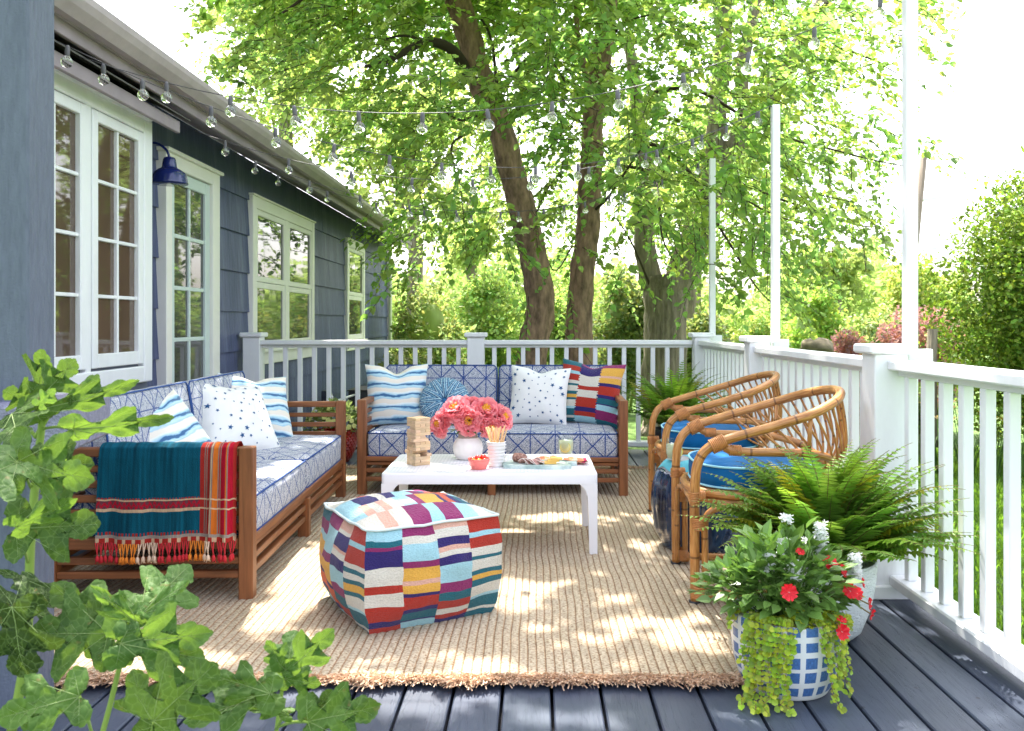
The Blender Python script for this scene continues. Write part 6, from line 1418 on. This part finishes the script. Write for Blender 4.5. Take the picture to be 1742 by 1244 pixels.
# utility poles and wires
UP=simple('utility_pole_wood',(.24,.19,.14),.9,var=.3,vscale=6,vstretch=(4,4,.3))
def upole(label,a,b,D,r):
    p0=P(*a,D); p1=P(*b,D); t=thing('utility_pole',label,'pole',(p0.x,p0.y,-.5)); m=MB(); d=(p1-p0); m.tube([p0+d*-( (p0.z+.5)/d.z),p0,p1],[r*1.15,r*1.1,r*.85],12); m.build('shaft',UP,t,world=True)
    m=MB(); m.bar(p1+Vector((-.05,-.1,-.9)),p1+Vector((.3,-.1,-.85)),.05,.05); m.bar(p1+Vector((-.05,-.1,-1.9)),p1+Vector((.22,-.1,-1.85)),.04,.04); m.build('bracket',WHITE,t,world=True)
upole('leaning brown wooden utility pole just behind the nearest light pole',(1545,515),(1571,265),17,.085)
upole('thin distant grey utility pole between the middle and nearest light poles',(1383,470),(1383,388),40,.09)
for i,(a,b) in enumerate((((600,389),(1180,365)),((600,404),(1180,392)),((600,420),(1180,401)))):
    w=MB(); A=P(*a,26); B=P(*b,26); w.tube([A.lerp(B,k/10)-Vector((0,0,.12*4*(k/10)*(1-k/10))) for k in range(11)],.016 if i==0 else .009,5); tag(w.build('power_line',BLACK),['thickest and highest power line crossing behind the house corner','middle power line behind the house corner','lowest thin power line behind the house corner'][i],'wire','power lines behind the trees')
# flower bed beyond the lawn
LILM=simple('daylily_leaf',(.08,.16,.03),.5,attr=True,transl=.2); LY=simple('daylily_yellow',(.85,.50,.02),.5,transl=.3); 
for j,(px,py,lb) in enumerate(((1600,735,'daylily clump with yellow flowers at the bed edge, leftmost seen through the right railing'),(1645,740,'daylily clump with orange-yellow flowers, middle one seen through the right railing'),(1690,738,'daylily clump with yellow flowers, third from the left seen through the right railing'),(1735,745,'daylily clump at the right edge with pale dry leaf tips'))):
    c=P(px,py,8.7); c.z=-.5; t=thing('daylily',lb,'plant',c,0,'daylilies in the flower bed'); m=MB()
    for k in range(60):
        a=random.random()*6.28; ln=random.uniform(.25,.55); w=.008; pts=[c+Vector((.05*math.cos(a),.05*math.sin(a),0)),c+Vector((ln*.35*math.cos(a),ln*.35*math.sin(a),ln*.8)),c+Vector((ln*.8*math.cos(a),ln*.8*math.sin(a),ln*.75))]; pts=smoothpts(pts,4); s=Vector((-math.sin(a),math.cos(a),0))*w
        q=random.uniform(.6,1.5); vs=[]; 
        for i,p in enumerate(pts): vs+= [p-s*(1-i/len(pts)),p+s*(1-i/len(pts))]
        m.add(vs,[(2*i,2*i+1,2*i+3,2*i+2) for i in range(len(pts)-1)],cols=[(q,q,q)]*(len(pts)-1))
    m.build('leaves',LILM,t,usecol=True,world=True)
    for k in range(7):
        p=c+Vector((random.uniform(-.2,.2),random.uniform(-.2,.1),random.uniform(.55,.75))); m=MB(); m.tube([c,p],.004,4)
        for q in range(6): a=q*PI/3; m.add([p,p+Vector((.03*math.cos(a-.3),.03*math.sin(a-.3),.03)),p+Vector((.06*math.cos(a),.06*math.sin(a),.035)),p+Vector((.03*math.cos(a+.3),.03*math.sin(a+.3),.03))],[(0,1,2,3)],1)
        m.build('flower',[STEM,LY],t,world=True)
m=MB(); m.tube([P(1584,760,8.9),P(1583,640,8.9),P(1586,560,8.9)],[.07,.06,.05],9,jit=.2); tag(m.build('tree_stem',BARK2),'dark bare stem seen through the first gap right of the near post','trunk')
# rock and small things beyond the rail
def rocky(c,rx,rz):
    m=MB(); m.lathe([(max(.0,math.sin(PI*i/10)),-math.cos(PI*i/10)) for i in range(11)],20,fr=lambda r,z,a,i:r*(1+.12*math.sin(2*a+i)+.06*math.sin(5*a-i))); o=m.build('boulder',simple('boulder_stone',(.25,.20,.14),.9,var=.4,vscale=2,bump=.5,bscale=5)); o.location=c; o.scale=(rx,rx*.8,rz); tag(o,'brown rounded boulder left of the pink maple, behind the right railing','rock')
c=P(1390,590,11); rocky(c,.22,.12)
bx=thing('air_conditioner','black outdoor unit box behind the back railing, left of the back sofa','air conditioner',(-1.6,9.3,-.5)); m=MB(); m.box(-1.93,-1.25,9.1,9.7,-.5,.34,c=.01); m.box(-1.94,-1.24,9.09,9.71,.34,.355,c=.004); m.build('casing',simple('dark_metal_casing',(.03,.03,.035),.5),bx,world=True)
m=MB()
for k in range(12): m.box(-1.90,-1.28,9.088,9.098,-.42+k*.06,-.40+k*.06)
m.build('grille',BLACK,bx,world=True)
m=MB(); q0=P(570,683,8.4); q1=P(612,669,9.3); m.tube([q0,q1],.012,6); tag(m.build('drain_pipe',WHITE),'thin white pipe running to the black unit box behind the back railing','pipe')
m=MB(); q=P(557,672,8.2); m.box(q.x-.05,q.x+.02,8.16,8.26,q.z-.12,q.z+.04,c=.006); m.tube([q+Vector((.03,-.02,.03)),q+Vector((.05,-.02,-.02)),q+Vector((.05,-.02,-.12))],.012,6,mi=1); tag(m.build('hose_tap',[simple('dark_tap_box',(.02,.025,.05),.4),simple('chrome',(.6,.6,.6),.2,metal=1)]),'small dark tap box with chrome spout on the house wall above the yellow flowers','tap')

# ------------------------------------------------------------------ string lights
WIRE=simple('dark_wire',(.07,.065,.07),.5); SOCK=simple('bulb_socket',(.10,.095,.10),.5); FIL=simple('bulb_filament',(.55,.5,.45),.4)
bulb_src={}
def string(A,B,sag,nb,label,t0=.04,t1=.99,b0=.02):
    A=Vector(A);B=Vector(B); f=lambda t: A.lerp(B,t)-Vector((0,0,sag*4*t*(1-t)))
    s=thing('string_lights',label,'string lights',A,0,'strings of clear globe bulbs'); m=MB(); m.tube([f(k/40) for k in range(41)],.0019,5); m.build('wire',WIRE,s,world=True)
    for k in range(nb):
        t=t0+(t1-t0)*k/(nb-1)*.985; p=f(t)
        if not bulb_src:
            m=MB(); m.lathe([(.0,-.040),(.0085,-.040),(.0095,-.036),(.0095,-.010),(.006,.004),(0,.005)],14); so=m.build('socket',SOCK,s,loc=p-A)
            m=MB(); m.lathe([(.0,-.086)]+[(.0225*math.sin(a),-.0635-.0225*math.cos(a)) for a in [R(x) for x in range(15,156,12)]]+[(.0105,-.040)],18); bo=m.build('bulb',BULBG,so)
            m=MB()
            for q in range(5): a=q*1.26; m.tube([(.002*math.cos(a),.002*math.sin(a),-.045),(.009*math.cos(a),.009*math.sin(a),-.060),(.007*math.cos(a+.6),.007*math.sin(a+.6),-.075)],.0006,3)
            m.build('filament',FIL,so); bulb_src['s']=so
        else:
            so=dup(bulb_src['s'],p-A,parent=s)
        so.rotation_euler=(random.uniform(-.12,.12),random.uniform(-.12,.12),random.random()*6)
T3=(1.51,3.46,2.435);T2=(1.51,5.35,2.435);T1=(1.49,7.10,2.435)
string(P(135,96,3.55),T3,.36,13,'nearest string of clear globe bulbs, from the eave to the nearest light pole',t0=.03)
string(P(96,70,3.35),T2,.44,15,'string of bulbs from the near end of the eave to the middle light pole',t0=.01)
string(P(330,222,4.9),T2,.37,10,'string of bulbs from above the mint door to the middle light pole',t0=.05)
string(P(395,258,5.65),T1,.42,11,'string of bulbs from the eave right of the door to the far light pole',t0=.04)
string(P(440,285,6.6),T1,.40,10,'farthest string of bulbs, from above the double window to the far light pole',t0=.04)

# ------------------------------------------------------------------ world, sun, camera
W=bpy.data.worlds.new('World'); SC.world=W; W.use_nodes=True; nt=W.node_tree; bg=nt.nodes['Background']
sky=nt.nodes.new('ShaderNodeTexSky'); sky.sky_type='NISHITA'; sky.sun_disc=False; el=math.asin(SUNV.z); az=math.atan2(SUNV.x,SUNV.y)
sky.sun_elevation=el; sky.sun_rotation=az; sky.air_density=1.0; sky.dust_density=4.0; sky.ozone_density=.6; sky.altitude=0
hs=nt.nodes.new('ShaderNodeHueSaturation'); hs.inputs['Saturation'].default_value=.5; nt.links.new(sky.outputs[0],hs.inputs['Color']); tn=nt.nodes.new('ShaderNodeMix'); tn.data_type='RGBA'; tn.blend_type='MULTIPLY'; tn.inputs[0].default_value=1; tn.inputs[7].default_value=(1.01,.985,1.01,1); nt.links.new(hs.outputs[0],tn.inputs[6]); nt.links.new(tn.outputs[2],bg.inputs['Color']); bg.inputs['Strength'].default_value=.15
sl=bpy.data.lights.new('sun','SUN'); sl.energy=3.0; sl.angle=math.radians(.55); sl.color=(1,.945,.87); so=bpy.data.objects.new('sun',sl); COL.objects.link(so); so.rotation_euler=SUNV.to_track_quat('Z','Y').to_euler(); so.location=(0,0,12)
cd=bpy.data.cameras.new('camera'); co=bpy.data.objects.new('camera',cd); COL.objects.link(co); SC.camera=co
co.location=(0,0,H); co.rotation_euler=(PI/2,0,0); cd.sensor_width=36; cd.lens=36*F/1742; cd.shift_x=-(VX-871)/1742; cd.shift_y=-(622-VY)/1742; cd.clip_start=.05; cd.clip_end=500
cd.dof.use_dof=True; cd.dof.focus_distance=4.2; cd.dof.aperture_fstop=9
SC.render.resolution_x=1024; SC.render.resolution_y=731
SC.render.engine='CYCLES'
try:
    SC.cycles.max_bounces=10; SC.cycles.transmission_bounces=8; SC.cycles.transparent_max_bounces=8; SC.cycles.sample_clamp_indirect=6
except Exception: pass
SC.view_settings.view_transform='Standard'; SC.view_settings.look='None'; SC.view_settings.gamma=1; SC.view_settings.exposure=2.45
